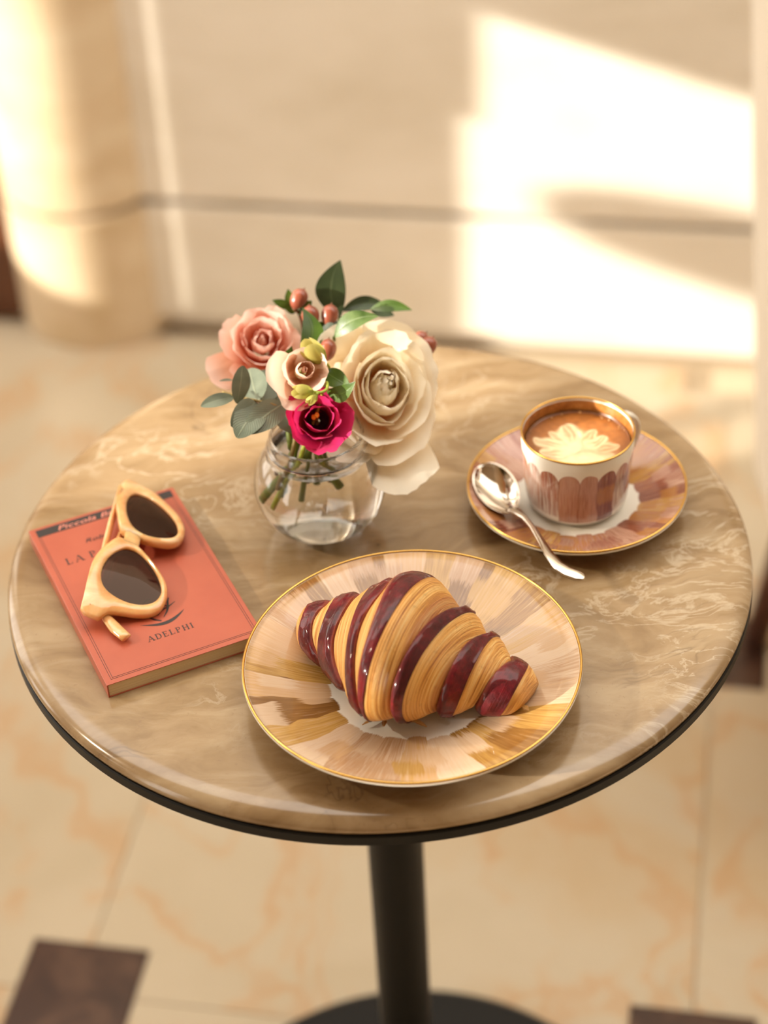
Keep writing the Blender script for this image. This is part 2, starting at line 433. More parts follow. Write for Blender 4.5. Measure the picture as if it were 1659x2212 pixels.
# engaged round column
cu, cv, R = -.722, VW + .059, .122
cc = uvz(cu, cv, 0)
column = thing('column', 'round cream stone column half sunk into the back wall', 'column', (cc[0], cc[1], ZF))
def drum(z0, z1, r, name, mat):
    return MB().lathe([(0.001, z0), (r - .002, z0), (r, z0 + .002), (r, z1 - .002), (r - .002, z1), (.001, z1)], 96, (cc[0], cc[1], 0)).build(name, mat, column, auto=40)
drum(ZF, ZJ - JH, R, 'drum', M['column'])
drum(ZJ - JH - .001, ZJ + JH + .001, R - .009, 'joint_ring', M['joint'])
drum(ZJ + JH, 2.15, R, 'drum', M['column'])
# unseen left wall built as a gobo: solid blocks, openings placed to shape the sun
vb = [-2.65, -2.45, -1.75, -1.62, -1.485, -1.30, -1.18, -1.14, -1.0, -.25, .184, .199, .432, 1.30, VW]
zb = [ZF, ZF + .02, -.205, .265, .425, .64, .742, .745, .775, .80, .95, 1.5, 2.2]
holes = set()
def hole(v0, v1, z0, z1):
    for i in range(len(vb) - 1):
        for j in range(len(zb) - 1):
            if vb[i] >= v0 - 1e-6 and vb[i + 1] <= v1 + 1e-6 and zb[j] >= z0 - 1e-6 and zb[j + 1] <= z1 + 1e-6: holes.add((i, j))
hole(.432, 1.30, -.205, 1.5)
hole(-.25, .184, -.205, .425); hole(.184, .199, -.205, .265)
hole(-2.45, -1.75, ZF + .02, 1.5)  # tall opening added so the sunlit floor bounces onto the back wall
hole(-1.62, -1.485, .745, .80)  # slit added to let a sun patch onto the table's front right
hole(-1.30, -1.0, .80, .95); hole(-1.30, -1.18, .775, .80); hole(-1.14, -1.0, .64, .742)  # slits added to put sun on the flowers and the back of the table
wl = MB()
for i in range(len(vb) - 1):
    for j in range(len(zb) - 1):
        if (i, j) not in holes: wl.box((UL - .012, vb[i], zb[j]), (UL, vb[i + 1], zb[j + 1]), fr)
structure(wl.build('wall_left', M['stone'], smooth=False))
# walls behind the camera and to the right, added unseen to cut sky light
structure(MB().box((-2.3, -2.65, ZF), (3.0, -2.5, 2.2), fr).build('wall_front', M['wood_wall'], smooth=False))
structure(MB().box((2.85, -2.5, ZF), (3.0, VW + .05, 2.2), fr).build('wall_right', M['wood_wall'], smooth=False))
# round disc on a post, added out of view to cast the oval wall shadow
q = uvz(-2.99, -.508, 0)
Zl = .425
bt = thing('shadow_disc', 'unseen round dark disc on a post, added beyond the left wall to cast an oval shadow', 'table', (q[0], q[1], ZF))
MB().lathe([(.001, Zl - .03), (.22, Zl - .03), (.235, Zl - .02), (.235, Zl), (.001, Zl)], 64, (q[0], q[1], 0)).build('disc_top', M['black'], bt, auto=40)
MB().lathe([(.001, ZF + .03), (.03, ZF + .03), (.03, Zl - .03), (.001, Zl - .03)], 24, (q[0], q[1], 0)).build('post', M['black'], bt, auto=40)
MB().lathe([(.001, ZF), (.2, ZF), (.2, ZF + .02), (.04, ZF + .03), (.001, ZF + .03)], 48, (q[0], q[1], 0)).build('base', M['black'], bt, auto=40)

# ceiling added unseen over the front to block sky light; back bay left open
structure(MB().box((-2.3, -2.65, 2.2), (3.0, .0, 2.3), fr).build('ceiling', M['wood_wall'], smooth=False))
# fill spotlight added out of view on the left to brighten table and flowers
LPOS = uvz(-2.12, -.45, 1.45)
fill_light = thing('fill_spot', 'unseen black fill spotlight added high on the left wall to brighten the table', 'fill_light', tuple(LPOS))
ldir = unit(np.array([0.01, .02, 0.09]) - LPOS)
wallp = LPOS + uvz(UL + 2.12, 0)
MB().tube([LPOS - ldir * .115, LPOS - ldir * .11, LPOS - ldir * .05, LPOS - ldir * .012], [.03, .055, .06, .062], 24, caps=True).build('shade', M['black'], fill_light)
MB().tube([LPOS - ldir * .09, wallp + uvz(.02, 0, .05)], .008, 10).build('arm', M['black'], fill_light)
MB().tube([wallp + uvz(0, 0, .05), wallp + uvz(.022, 0, .05)], .04, 20).build('wall_plate', M['black'], fill_light)
ld = bpy.data.lights.new('spot', 'SPOT'); ld.energy = 150.0; ld.color = (1.0, .85, .64); ld.shadow_soft_size = .06; ld.spot_size = math.radians(16); ld.spot_blend = 1.0
lo = bpy.data.objects.new('fill_source', ld); COL.objects.link(lo); lo.location = LPOS + ldir * .06
lo.rotation_euler = Vector(ldir).to_track_quat('-Z', 'Y').to_euler(); lo.parent = fill_light; lo.matrix_parent_inverse = fill_light.matrix_basis.inverted()

# ------------------------------------------------------------------ chair at the right edge
g = G('cream_upholstery'); c = g.coord()
wv = g.noise(c, 500, 2); g.set(Base_Color=(.80, .72, .60), Roughness=.85, Sheen_Weight=.2); g.bump(wv, .2, .0008)
M['fabric'] = g.m
chair = thing('armchair', 'high-backed cream upholstered chair with brown wooden legs at the right edge', 'chair', (.77, .58, ZF))
lean = lambda x, y, z: (x - .082 * (z + .2), y, z)
def cushion(lo, hi, name, rad, mat, f=None):
    o = MB().box(lo, hi, f).build(name, mat, chair, smooth=True)
    b = o.modifiers.new('bevel', 'BEVEL'); b.width = rad; b.segments = 6
    return o
cushion((.412, .36, ZF + .20), (.56, .80, ZF + 1.10), 'backrest', .05, M['fabric'], lean)
cushion((.59, .38, ZF + .26), (1.10, .78, ZF + .46), 'seat', .05, M['fabric'])
for (x, y, dx) in ((.50, .43, -.05), (.50, .72, -.05), (1.04, .43, .05), (1.04, .72, .05)):
    MB().tube([(x, y, ZF + .27), (x + dx, y, ZF)], [(.026, .026), (.014, .014)], 12).build('leg', M['wood'], chair)

# ------------------------------------------------------------------ table
ZT = .007
table = thing('bistro_table', 'round cafe table with beige marble top on a black pedestal', 'table', (0, 0, ZF))
prof = [(.001, ZT), (.236, ZT)] + [(.236 + .014 * math.sin(a), -.0005 + .0075 * math.cos(a)) for a in np.linspace(0.2, PI / 2, 8)] + [(.2495, -.003), (.2475, -.0045), (.001, -.0045)]
MB().lathe(prof, 160).build('marble_top', M['marble'], table, auto=50)
MB().lathe([(.001, -.0046), (.2494, -.0046), (.2503, -.0055), (.2503, -.0120), (.2496, -.0128), (.001, -.0128)], 160).build('rim_disc', M['black'], table, auto=30)
MB().lathe([(.001, -.013), (.09, -.013), (.09, -.019), (.001, -.019)], 48).build('mounting_plate', M['black'], table, auto=30)
MB().lathe([(.001, -.019), (.0215, -.019), (.0215, ZF + .016), (.001, ZF + .016)], 48).build('post', M['black'], table, auto=30)
MB().lathe([(.001, ZF), (.226, ZF), (.2275, ZF + .002), (.2275, ZF + .010), (.222, ZF + .014), (.03, ZF + .018), (.001, ZF + .018)], 128).build('base', M['black'], table, auto=30)

# ------------------------------------------------------------------ plate
def dish(name, label, cat, c, R, h, rw, mat, thick=.003, seg=128):
    t = thing(name, label, cat, (c[0], c[1], ZT))
    t_ = .0035
    prof = [(.0005, t_), (rw * .9, t_), (rw, t_ + .0008), (rw + (R - rw) * .35, t_ + (h - t_) * .30), (rw + (R - rw) * .75, t_ + (h - t_) * .72), (R - .0016, h), (R, h - .0006),
            (R - .0002, h - .0018), (rw + (R - rw) * .75, (h - t_) * .72 + .0012), (rw + (R - rw) * .35, (h - t_) * .30 + .0012), (rw, .0012), (rw * .92, 0.0), (rw * .86, 0.0), (rw * .84, .0012), (.0005, .0012)]
    db = MB().lathe(prof, seg).build('dish_body', mat, t, auto=45); db.matrix_parent_inverse = Matrix()
    rr = MB().grid([[((R - .0010 + .0009 * math.cos(b)) * math.cos(a), (R - .0010 + .0009 * math.cos(b)) * math.sin(a), h + .0001 + .0009 * math.sin(b)) for b in np.linspace(0, 2 * PI, 8, endpoint=False)] for a in np.linspace(0, 2 * PI, seg, endpoint=False)], closed_u=True, closed_v=True)
    o = rr.build('gold_rim', M['gold'], t); o.matrix_parent_inverse = Matrix()
    tag(o, 'gold painted rim line')
    return t
PC = np.array([.0165, -.1375])
dish('plate', 'large plate with gold rim and ochre and brown brush strokes under the croissant', 'plate', PC, .1046, .0215, .050, M['plate'])
SCN = np.array([.1380, .0330])
dish('saucer', 'small saucer with gold rim and mauve and ochre brush strokes under the coffee cup', 'saucer', SCN, .0752, .0175, .038, M['saucer'])

# ------------------------------------------------------------------ coffee cup
CZ = ZT + .0046
cup = thing('coffee_cup', 'white porcelain cup with scalloped brown brush strokes, full of latte', 'cup', (SCN[0], SCN[1], CZ))
HC = .0575
def cp(o): o.matrix_parent_inverse = Matrix(); return o
prof = [(.0005, 0), (.0290, 0), (.0312, .0008), (.0338, .004), (.0350, .009), (.0362, .025), (.0376, .045), (.0382, HC - .001), (.0377, HC), (.0369, HC - .0008), (.0360, .045), (.0345, .02), (.0325, .007), (.028, .004), (.0005, .0038)]
cbody = cp(MB().lathe(prof, 96).build('cup_body', M['cup'], cup, auto=60))
rr = MB().grid([[((.0377 + .0008 * math.cos(b)) * math.cos(a), (.0377 + .0008 * math.cos(b)) * math.sin(a), HC + .0001 + .0008 * math.sin(b)) for b in np.linspace(0, 2 * PI, 8, endpoint=False)] for a in np.linspace(0, 2 * PI, 96, endpoint=False)], closed_u=True, closed_v=True)
tag(cp(rr.build('gold_rim', M['gold'], cbody)), 'gold painted rim line')
ha = math.radians(38)
hd = np.array([math.cos(ha), math.sin(ha), 0])
hp = [hd * (.0352 + .0215 * math.sin(t)) + np.array([0, 0, .031 + .0195 * math.cos(t)]) for t in np.linspace(.12, PI - .12, 17)]
cp(MB().tube(hp, [(.0042, .0022)] * 17, 12, up=hd).build('handle', M['porcelain'], cup))
# coffee: flat surface with poured milk pattern as a colour attribute
nr, na = 60, 160; RCf = .0353; zc = .0475
rows = []; cols = []
rngc = np.random.RandomState(4)
petals = []   # (cx, cy, angle, len, width, strength) in units of the radius; x right, y away from the camera
for k_, (a, L, wd, st) in enumerate(((178, .60, .15, 1), (150, .74, .16, 1), (124, .66, .13, .9), (100, .74, .22, 1.0), (60, .62, .13, .6), (36, .60, .15, .75), (8, .66, .14, .6), (-22, .62, .14, .55), (205, .55, .12, .6))):
    petals.append((-.02, -.30, math.radians(a), L * 1.18, wd * 1.2, st))
def foam(x, y):
    f = 0.0
    for cx, cy, a, L, wd, st in petals:
        dx, dy = x - cx, y - cy
        s_ = (dx * math.cos(a) + dy * math.sin(a)) / L; t_ = (-dx * math.sin(a) + dy * math.cos(a))
        if 0 < s_ < 1.05:
            hw = wd * (s_ ** .7) * max(1e-3, (1.05 - s_)) ** .5 * 1.9
            d = abs(t_) / hw
            outer = 1 / (1 + math.exp(min(60, (d - 1) * 9)))
            inner = math.exp(-((d - .28) / .22) ** 2) * (s_ > .35) * .62 * min(1, (s_ - .35) * 4) if s_ > .35 else 0
            f = max(f, st * outer * (1 - inner))
    e = math.hypot((x + .02) / .66, (y + .66) / .33)
    f = max(f, 1 / (1 + math.exp(min(60, (e - 1) * 7))))
    return f
from mathutils import noise as mn
for j in range(nr + 1):
    r_ = RCf * j / nr
    row = []
    for i in range(na):
        a = 2 * PI * i / na
        x, y = r_ * math.cos(a), r_ * math.sin(a)
        row.append((x, y, zc + (.0012 if j == nr else 0) * 1.0 + .0004 * math.exp(-(RCf - r_) / .001)))
        nx = mn.noise(Vector((x * 120, y * 120, 3))) * .07; ny = mn.noise(Vector((x * 120, y * 120, 9))) * .07
        f = foam(x / RCf + nx, y / RCf + ny)
        nz = .5 + .5 * mn.noise(Vector((x * 260, y * 260, 1)))
        br = (1 - math.exp(-((RCf - r_) / .005)))
        c0 = np.array([.13, .038, .006]) * (1 - br) + np.array([.37, .125, .022]) * br
        c0 = c0 * (.75 + .5 * nz); c1 = np.array([.93, .74, .45])
        f = min(1, max(0, f * (.8 + .35 * nz)))
        cols.append(c0 * (1 - f) + c1 * f)
    rows.append(row)
mb = MB().grid(rows, closed_u=True); mb.col = cols
g = G('latte'); at = g.n('ShaderNodeVertexColor', layer_name='Col').outputs[0]
g.set(Base_Color=at, Roughness=.32, Coat_Weight=.15); M['latte'] = g.m
coffee = cp(mb.build('coffee', M['latte'], cup, weld=False))
g = G('coffee_film'); n_ = g.noise(g.coord(), 130, 4, .6)
g.set(Base_Color=g.ramp(n_, [(.35, (.26, .085, .016)), (.6, (.46, .19, .045)), (.75, (.62, .33, .11))]), Roughness=.3)
cp(MB().lathe([(.03595, zc + .0005), (.0364, .0545), (.0367, .0560)], 96).build('coffee_film', g.m, coffee))
bub = MB()
for k_ in range(26):
    a = rnd.uniform(0, 2 * PI); r_ = RCf * rnd.uniform(.9, .985); s_ = rnd.uniform(.0004, .0010)
    bub.lathe([(s_ * math.cos(t), s_ * math.sin(t)) for t in np.linspace(0, PI / 2 - .01, 5)], 8, (r_ * math.cos(a), r_ * math.sin(a), zc + .0003))
o = cp(bub.build('foam_bubbles', plain('foam_bubble', (.55, .3, .12), .1), coffee)); o['kind'] = 'stuff'

# ------------------------------------------------------------------ spoon
spoon = thing('teaspoon', 'polished steel teaspoon lying on the saucer beside the coffee cup', 'spoon', tuple(P(1075, 1060, ZT + .014)))
tipP = P(1040, 1002, ZT + .0235); neck = P(1107, 1106, ZT + .0165)
ax = unit(neck - tipP); Lb = np.linalg.norm(neck - tipP)
sidev = unit(np.cross(ax, (0, 0, 1))); upv = unit(np.cross(sidev, ax) + .25 * sidev); sidev = unit(np.cross(ax, upv))
if upv[2] < 0: upv = -upv
def bowl_pt(s, t, off=0.0):
    wv_ = .0135 * (max(0.0, 1 - abs(2 * s - 1) ** 2.3)) ** .5 * (1.06 - .28 * (s - .35) ** 2 * 2)
    x = t * wv_
    dep = .0078 * (1 - t * t) * max(0, (1 - (2 * s - 1) ** 2)) ** .7
    return tipP + ax * s * Lb + sidev * x - upv * (dep + off)
ss = np.linspace(0, 1, 29); ts = np.linspace(-1, 1, 17)
mb = MB().grid([[bowl_pt(s, t) for t in ts] for s in ss]).grid([[bowl_pt(s, t, .0011 if 0 < s < 1 and abs(t) < 1 else 0) for t in ts] for s in ss])
mb.build('bowl', M['steel'], spoon)
hpts = [(1098, 1098, .0165), (1116, 1109, .0175), (1133, 1119, .0205), (1150, 1139, .0235), (1170, 1170, .0255), (1186, 1197, .0265), (1204, 1220, .0262), (1224, 1235, .0252), (1245, 1243, .0240), (1260, 1246, .0228), (1265, 1247, .0222)]
hp = [P(x, y, ZT + z) for x, y, z in hpts]
hw = [(.0028, .0012), (.0026, .0020), (.0022, .0020), (.0021, .0016), (.0026, .0013), (.0034, .0011), (.0042, .0010), (.0047, .0010), (.0046, .0010), (.0030, .0008), (.0006, .0004)]
hpd = []; hwd = []
for i in range(len(hp) - 1):
    for f in (0, .5):
        hpd.append(hp[i] * (1 - f) + hp[i + 1] * f); hwd.append((hw[i][0] * (1 - f) + hw[i + 1][0] * f, hw[i][1] * (1 - f) + hw[i + 1][1] * f))
MB().tube(hpd + [hp[-1]], hwd + [hw[-1]], 14, up=unit(np.array([.15, -.25, 1]))).build('handle', M['steel'], spoon)

# ------------------------------------------------------------------ book
ZB = ZT + .0105
tl, tr, bl = (P(62, 1147, ZB), P(373, 1052, ZB), P(228, 1482, ZB))
bU = unit(tr - tl); bV = unit(np.cross((0, 0, 1), bU)) * -1
if np.dot(bV, bl - tl) < 0: bV = -bV
BW, BL = np.linalg.norm(tr - tl), np.dot(bl - tl, bV)
BZ = np.array([0, 0, 1.0])
def bk(x, y, z): return tuple(tl + bU * x + bV * y + BZ * z)      # metres from the top left cover corner; z from the cover face
mm_x, mm_y = BW / 1.0, BL / 1.0
book = thing('book', 'salmon pink paperback book lying under the sunglasses', 'book', tuple(tl + bU * BW / 2 + bV * BL / 2 - BZ * .0105))
M['cover'] = None
g = G('pink_cover'); n_ = g.noise(g.coord(), 30, 4)
g.set(Base_Color=g.ramp(n_, [(.3, (.40, .084, .044)), (.7, (.45, .102, .053))]), Roughness=.38, Coat_Weight=.1); M['cover'] = g.m
M['ink'] = plain('printed_ink', (.018, .012, .012), .45)
M['pinkink'] = plain('pink_print', (.78, .27, .20), .45)
g = G('page_edges'); z_ = g.sep(g.coord())[2]; n_ = g.noise(g.map(g.coord(), (3, 3, 900)), 2, 3)
g.set(Base_Color=g.ramp(n_, [(.3, (.58, .44, .24)), (.7, (.76, .62, .39))]), Roughness=.8); M['pages'] = g.m
MB().box((.0008, .0006, -.0100), (BW - .0012, BL - .0008, -.0005), bk).build('page_block', M['pages'], book, smooth=False)
cov = MB()
cov.box((0, 0, -.0005), (BW, BL, 0), bk).box((0, 0, -.0105), (BW, BL, -.0100), bk).box((-.0003, 0, -.0105), (.0006, BL, -.0001), bk)
cover = cov.build('cover', M['cover'], book, smooth=False, bevel=.0003)
e = .00012
def book_rect(x0, y0, x1, y1, mb): mb.box((x0, y0, 0.0), (x1, y1, e), bk)
fx, fy = BW, BL
mb = MB(); book_rect(.037 * fx, .015 * fy, .972 * fx, .0617 * fy, mb)
mb.build('title_band', M['ink'], cover, smooth=False)
mb = MB()
for off in (0.0, .0013):
    x0, x1, y0, y1 = .037 * fx + off, .972 * fx - off, .0617 * fy, .977 * fy - off; t_ = .00022
    book_rect(x0, y0, x0 + t_, y1, mb); book_rect(x1 - t_, y0, x1, y1, mb); book_rect(x0, y1 - t_, x1, y1, mb)
mb.build('border_lines', M['ink'], cover, smooth=False)
# serif capitals as strokes: (x0,y0,x1,y1,width) on a unit-high letter, y up
TH, TN, SF = .15, .055, .05
GL = {
 'A': (.86, [(.06, 0, .42, 1, TN), (.44, 1, .78, 0, TH), (.2, .34, .62, .34, TN), (-.04, .02, .22, .02, SF), (.6, .02, .96, .02, SF)]),
 'D': (.84, [(.2, 0, .2, 1, TH), (.05, .98, .45, .98, SF), (.05, .02, .45, .02, SF), (.45, .98, .66, .86, .08), (.66, .86, .74, .66, .12), (.74, .66, .74, .34, TH), (.74, .34, .66, .14, .12), (.66, .14, .45, .02, .08)]),
 'E': (.72, [(.2, 0, .2, 1, TH), (.05, .98, .64, .98, SF), (.05, .02, .66, .02, SF), (.2, .52, .48, .52, SF), (.63, 1, .63, .78, SF), (.66, 0, .66, .26, SF), (.48, .62, .48, .42, SF)]),
 'L': (.70, [(.2, 0, .2, 1, TH), (.05, .98, .36, .98, SF), (.05, .02, .64, .02, SF), (.64, 0, .64, .28, SF)]),
 'P': (.72, [(.2, 0, .2, 1, TH), (.05, .98, .42, .98, SF), (.05, .02, .38, .02, SF), (.42, .98, .58, .88, .09), (.58, .88, .6, .72, .13), (.6, .72, .54, .56, .10), (.54, .56, .25, .48, SF)]),
 'H': (.92, [(.2, 0, .2, 1, TH), (.74, 0, .74, 1, TH), (.2, .52, .74, .52, SF), (.06, .98, .35, .98, SF), (.06, .02, .35, .02, SF), (.6, .98, .88, .98, SF), (.6, .02, .88, .02, SF)]),
 'I': (.42, [(.2, 0, .2, 1, TH), (.05, .98, .36, .98, SF), (.05, .02, .36, .02, SF)]),
}
def stroke(mb, p, q, w0, w1=None):
    p, q = np.array(p, float), np.array(q, float); d = q - p; L = np.linalg.norm(d); nrm = np.array([-d[1], d[0]]) / L
    w1 = w0 if w1 is None else w1
    mb.prism([tuple(p + nrm * w0 / 2), tuple(q + nrm * w1 / 2), tuple(q - nrm * w1 / 2), tuple(p - nrm * w0 / 2)], 0.0, e + rnd.uniform(0, .00003), bk)
def caps(text, x, y, h, gap, name, xend=None):
    wtot = sum(GL[c][0] for c in text) * h
    if xend is not None: gap = (xend - x - wtot) / (len(text) - 1)
    mb = MB()
    for c in text:
        wd, st = GL[c]
        for a, b, c_, d, w_ in st: stroke(mb, (x + a * h, y - b * h), (x + c_ * h, y - d * h), w_ * h)
        x += wd * h + gap
    return mb.build(name, M['ink'], cover, smooth=False, weld=False)
def bkf(px, py):              # pixel -> cover coordinates
    q = P(px, py, ZB) - tl; return float(q @ bU), float(q @ bV)
a0, a1 = bkf(322, 1388), bkf(420, 1354)
caps('ADELPHI', a0[0], (a0[1] + a1[1]) / 2, .0050, .001, 'imprint_text', a1[0])
b0 = bkf(145, 1221)
caps('LA', b0[0], b0[1], .0066, .0020, 'title_text')
b2 = bkf(197, 1207)
caps('P', b2[0], b0[1], .0066, .0020, 'title_text')
def font_text(body, x, y, size, name, mat, shear=.25, width=None):
    cu_ = bpy.data.curves.new(name, 'FONT'); cu_.body = body; cu_.size = size; cu_.shear = shear; cu_.resolution_u = 3
    ob = bpy.data.objects.new('tmp', cu_); COL.objects.link(ob)
    dg = bpy.context.evaluated_depsgraph_get()
    me = bpy.data.meshes.new_from_object(ob.evaluated_get(dg)); bpy.data.objects.remove(ob); bpy.data.curves.remove(cu_)
    xs = [v.co.x for v in me.vertices]; k_ = (width / (max(xs) - min(xs))) if width else 1
    mb = MB(); mb.add([bk(x + (v.co.x - min(xs)) * k_, y - v.co.y, e * 2) for v in me.vertices], [tuple(p.vertices) for p in me.polygons])
    bpy.data.meshes.remove(me)
    return mb.build(name, mat, cover, smooth=False)
c0, c1 = bkf(122, 1146), bkf(240, 1106)
font_text('Piccola Biblioteca', .177 * fx, .0545 * fy, .0068, 'series_text', M['pinkink'], .3, .66 * fx)
d0, d1 = bkf(186, 1173), bkf(232, 1153)
font_text('Robe', d0[0], d0[1], .0060, 'author_text', M['ink'], .35, d1[0] - d0[0] + .001)
# imprint emblem: crescent with brush strokes
mb = MB()
T0, T1 = np.array(bkf(303, 1351)), np.array(bkf(398, 1315))
dd = T1 - T0; nn = np.array([-dd[1], dd[0]]); nn = nn / np.linalg.norm(nn); L_ = np.linalg.norm(dd)
if nn[1] < 0: nn = -nn
up_ = []; dn_ = []
for t in np.linspace(0, 1, 15):
    s_ = math.sin(PI * t)
    up_.append(T0 + dd * t + nn * (L_ * .155 * s_)); dn_.append(T0 + dd * t + nn * (L_ * (.155 * s_ + .105 * s_ ** .8 * (.6 + .6 * t) * (1.15 - .3 * t))))
for i in range(14):
    mb.prism([tuple(up_[i]), tuple(up_[i + 1]), tuple(dn_[i + 1]), tuple(dn_[i])], 0.0, e, bk)
def brush(pts, wds):
    pts = [np.array(bkf(*p)) for p in pts]
    for i in range(len(pts) - 1): stroke(mb, pts[i], pts[i + 1], wds[i], wds[i + 1])
brush([(317, 1328), (324, 1335), (334, 1339), (349, 1341)], [.0004, .0011, .0014, .0010])
brush([(341, 1330), (346, 1322), (353, 1316), (364, 1310), (378, 1299)], [.0004, .0010, .0013, .0012, .0004])
brush([(354, 1333), (360, 1322), (363, 1312), (362, 1300), (364, 1291)], [.0004, .0012, .0015, .0012, .0008])
brush([(349, 1303), (356, 1308), (366, 1310)], [.0004, .0012, .0008])
brush([(310, 1305), (316, 1297), (326, 1294)], [.0005, .0014, .0004])
brush([(309, 1310), (318, 1305), (330, 1300)], [.0004, .0012, .0004])
mb.build('emblem', M['ink'], cover, smooth=False, weld=False)

# ------------------------------------------------------------------ sunglasses
tipU, tipL = P(264, 1032, .030), P(172, 1316, .030)
gW = unit((tipU - tipL) * np.array([1, 1, 0])); gV = np.array([gW[1], -gW[0], 0.0])      # gV points to the lower rims (right in the picture)
brg = P(262, 1168, .036)
def gz(X):
    q = X - brg; uu = q @ gW; vv = q @ gV
    return .0405 - .26 * (vv + .012) - 2.3 * (uu + .002) ** 2 + (.0 if uu < 0 else 0)
def GS(px, py):
    z = .035
    for _ in range(12): X = P(px, py, z); z = .5 * z + .5 * gz(X)
    return P(px, py, z)
def gnorm(X):
    h_ = .002
    a = X + gW * h_; b = X + gV * h_
    ta = np.array([*(gW * h_)[:2], gz(a) - gz(X)]); tb = np.array([*(gV * h_)[:2], gz(b) - gz(X)])
    n_ = unit(np.cross(ta, tb)); return n_ if n_[2] > 0 else -n_
def cr(x, y): return (40 + x / 3.19, 1000 + y / 3.19)
def resample(pts, ctr, N=72):
    """closed outline -> smooth -> N points by angle round ctr"""
    p = np.array(pts, float)
    for _ in range(3):                                   # corner cutting
        q = np.roll(p, -1, 0); p = np.stack([.75 * p + .25 * q, .25 * p + .75 * q], 1).reshape(-1, 2)
    a = np.arctan2(p[:, 1] - ctr[1], p[:, 0] - ctr[0]); r = np.hypot(p[:, 0] - ctr[0], p[:, 1] - ctr[1])
    o = np.argsort(a); a, r = a[o], r[o]
    aa = np.r_[a - 2 * PI, a, a + 2 * PI]; rr_ = np.r_[r, r, r]
    th = np.linspace(-PI, PI, N, endpoint=False)
    ri = np.interp(th, aa, rr_)
    return [(ctr[0] + q * math.cos(t), ctr[1] + q * math.sin(t)) for q, t in zip(ri, th)]
LO = [(690, 492), (740, 520), (800, 545), (850, 585), (905, 645), (965, 720), (1012, 800), (1032, 870), (1020, 950), (975, 1015), (900, 1045), (800, 1042), (700, 1025), (620, 1018), (585, 1040), (575, 1072), (500, 1045), (418, 1008), (445, 930), (462, 850), (482, 760), (512, 660), (560, 590), (620, 540)]
LH = [(720, 580), (640, 620), (590, 685), (567, 750), (572, 820), (612, 880), (685, 930), (770, 965), (860, 977), (940, 958), (985, 905), (988, 850), (960, 770), (905, 685), (835, 612), (775, 585)]
UO = [(736, 92), (795, 118), (880, 155), (960, 208), (1045, 290), (1108, 352), (1148, 425), (1150, 490), (1115, 535), (1060, 552), (960, 540), (880, 520), (830, 505), (760, 480), (712, 450), (695, 400), (685, 320), (672, 250), (690, 175)]
UH = [(795, 197), (752, 235), (741, 300), (752, 370), (790, 440), (860, 488), (950, 512), (1040, 516), (1090, 500), (1106, 460), (1088, 400), (1030, 330), (960, 268), (880, 218)]
g = G('honey_acetate'); n_ = g.noise(g.map(g.coord(), (1, 1, 1)), 40, 4, .6, .8)
g.set(Base_Color=g.ramp(n_, [(.3, (.64, .29, .09)), (.55, (.77, .43, .18)), (.75, (.84, .57, .32))]), Roughness=.14, Coat_Weight=.5,
      Subsurface_Weight=.5, Subsurface_Radius=(.012, .006, .003), Subsurface_Scale=.6); M['acetate'] = g.m
g = G('brown_lens'); tr = g.n('ShaderNodeBsdfTransparent'); tr.inputs[0].default_value = (.10, .02, .013, 1)
gl = g.n('ShaderNodeBsdfGlossy'); gl.inputs['Roughness'].default_value = .02; gl.inputs[0].default_value = (.80, .55, .42, 1)
fn = g.n('ShaderNodeFresnel'); fn.inputs[0].default_value = 1.5
ff = g.m_('ADD', fn.outputs[0], .0)
mx = g.n('ShaderNodeMixShader'); g._in(mx.inputs[0], ff)
g.t.links.new(tr.outputs[0], mx.inputs[1]); g.t.links.new(gl.outputs[0], mx.inputs[2]); g.t.links.new(mx.outputs[0], g.out.inputs[0])
M['lens'] = g.m
glasses = thing('sunglasses', 'honey coloured cat-eye sunglasses with brown lenses folded on the pink book', 'sunglasses', tuple(P(280, 1200, ZB)))
TK = .0062
frame = MB(); lens_objs = []
for out, hol, cx in ((LO, LH, (780, 790)), (UO, UH, (915, 370))):
    oc = [GS(*cr(*p)) for p in resample(out, cx)]; hc = [GS(*cr(*p)) for p in resample(hol, cx)]
    def off(L, k, d): return [q - gnorm(q) * d + (ctr3 - q) * k for q in L]
    ctr3 = np.mean(hc, 0)
    loops = [off(hc, 0, TK), off(hc, 0, .0008), off(hc, -.02, .0002), [a * .45 + b * .55 + gnorm(a) * .0007 for a, b in zip(oc, hc)], off(oc, .03, .0003), off(oc, .0, .0012), off(oc, 0, TK - .001), off(oc, .02, TK)]
    frame.grid(loops, closed_u=True, closed_v=True)
    lo_ = [q - gnorm(q) * .0018 + (q - ctr3) * .03 for q in hc]
    dome = []
    for s_ in (1.0, .75, .5, .25, .02):
        dome.append([ctr3 - gnorm(ctr3) * (.0018 - .0022 * (1 - s_ * s_)) + (q - (ctr3 - gnorm(ctr3) * .0018)) * s_ for q in lo_])
    mb = MB(); mb.grid(dome, closed_u=True); mb.f.append(tuple(range(len(mb.v) - len(lo_), len(mb.v))))
    lens_objs.append(mb)
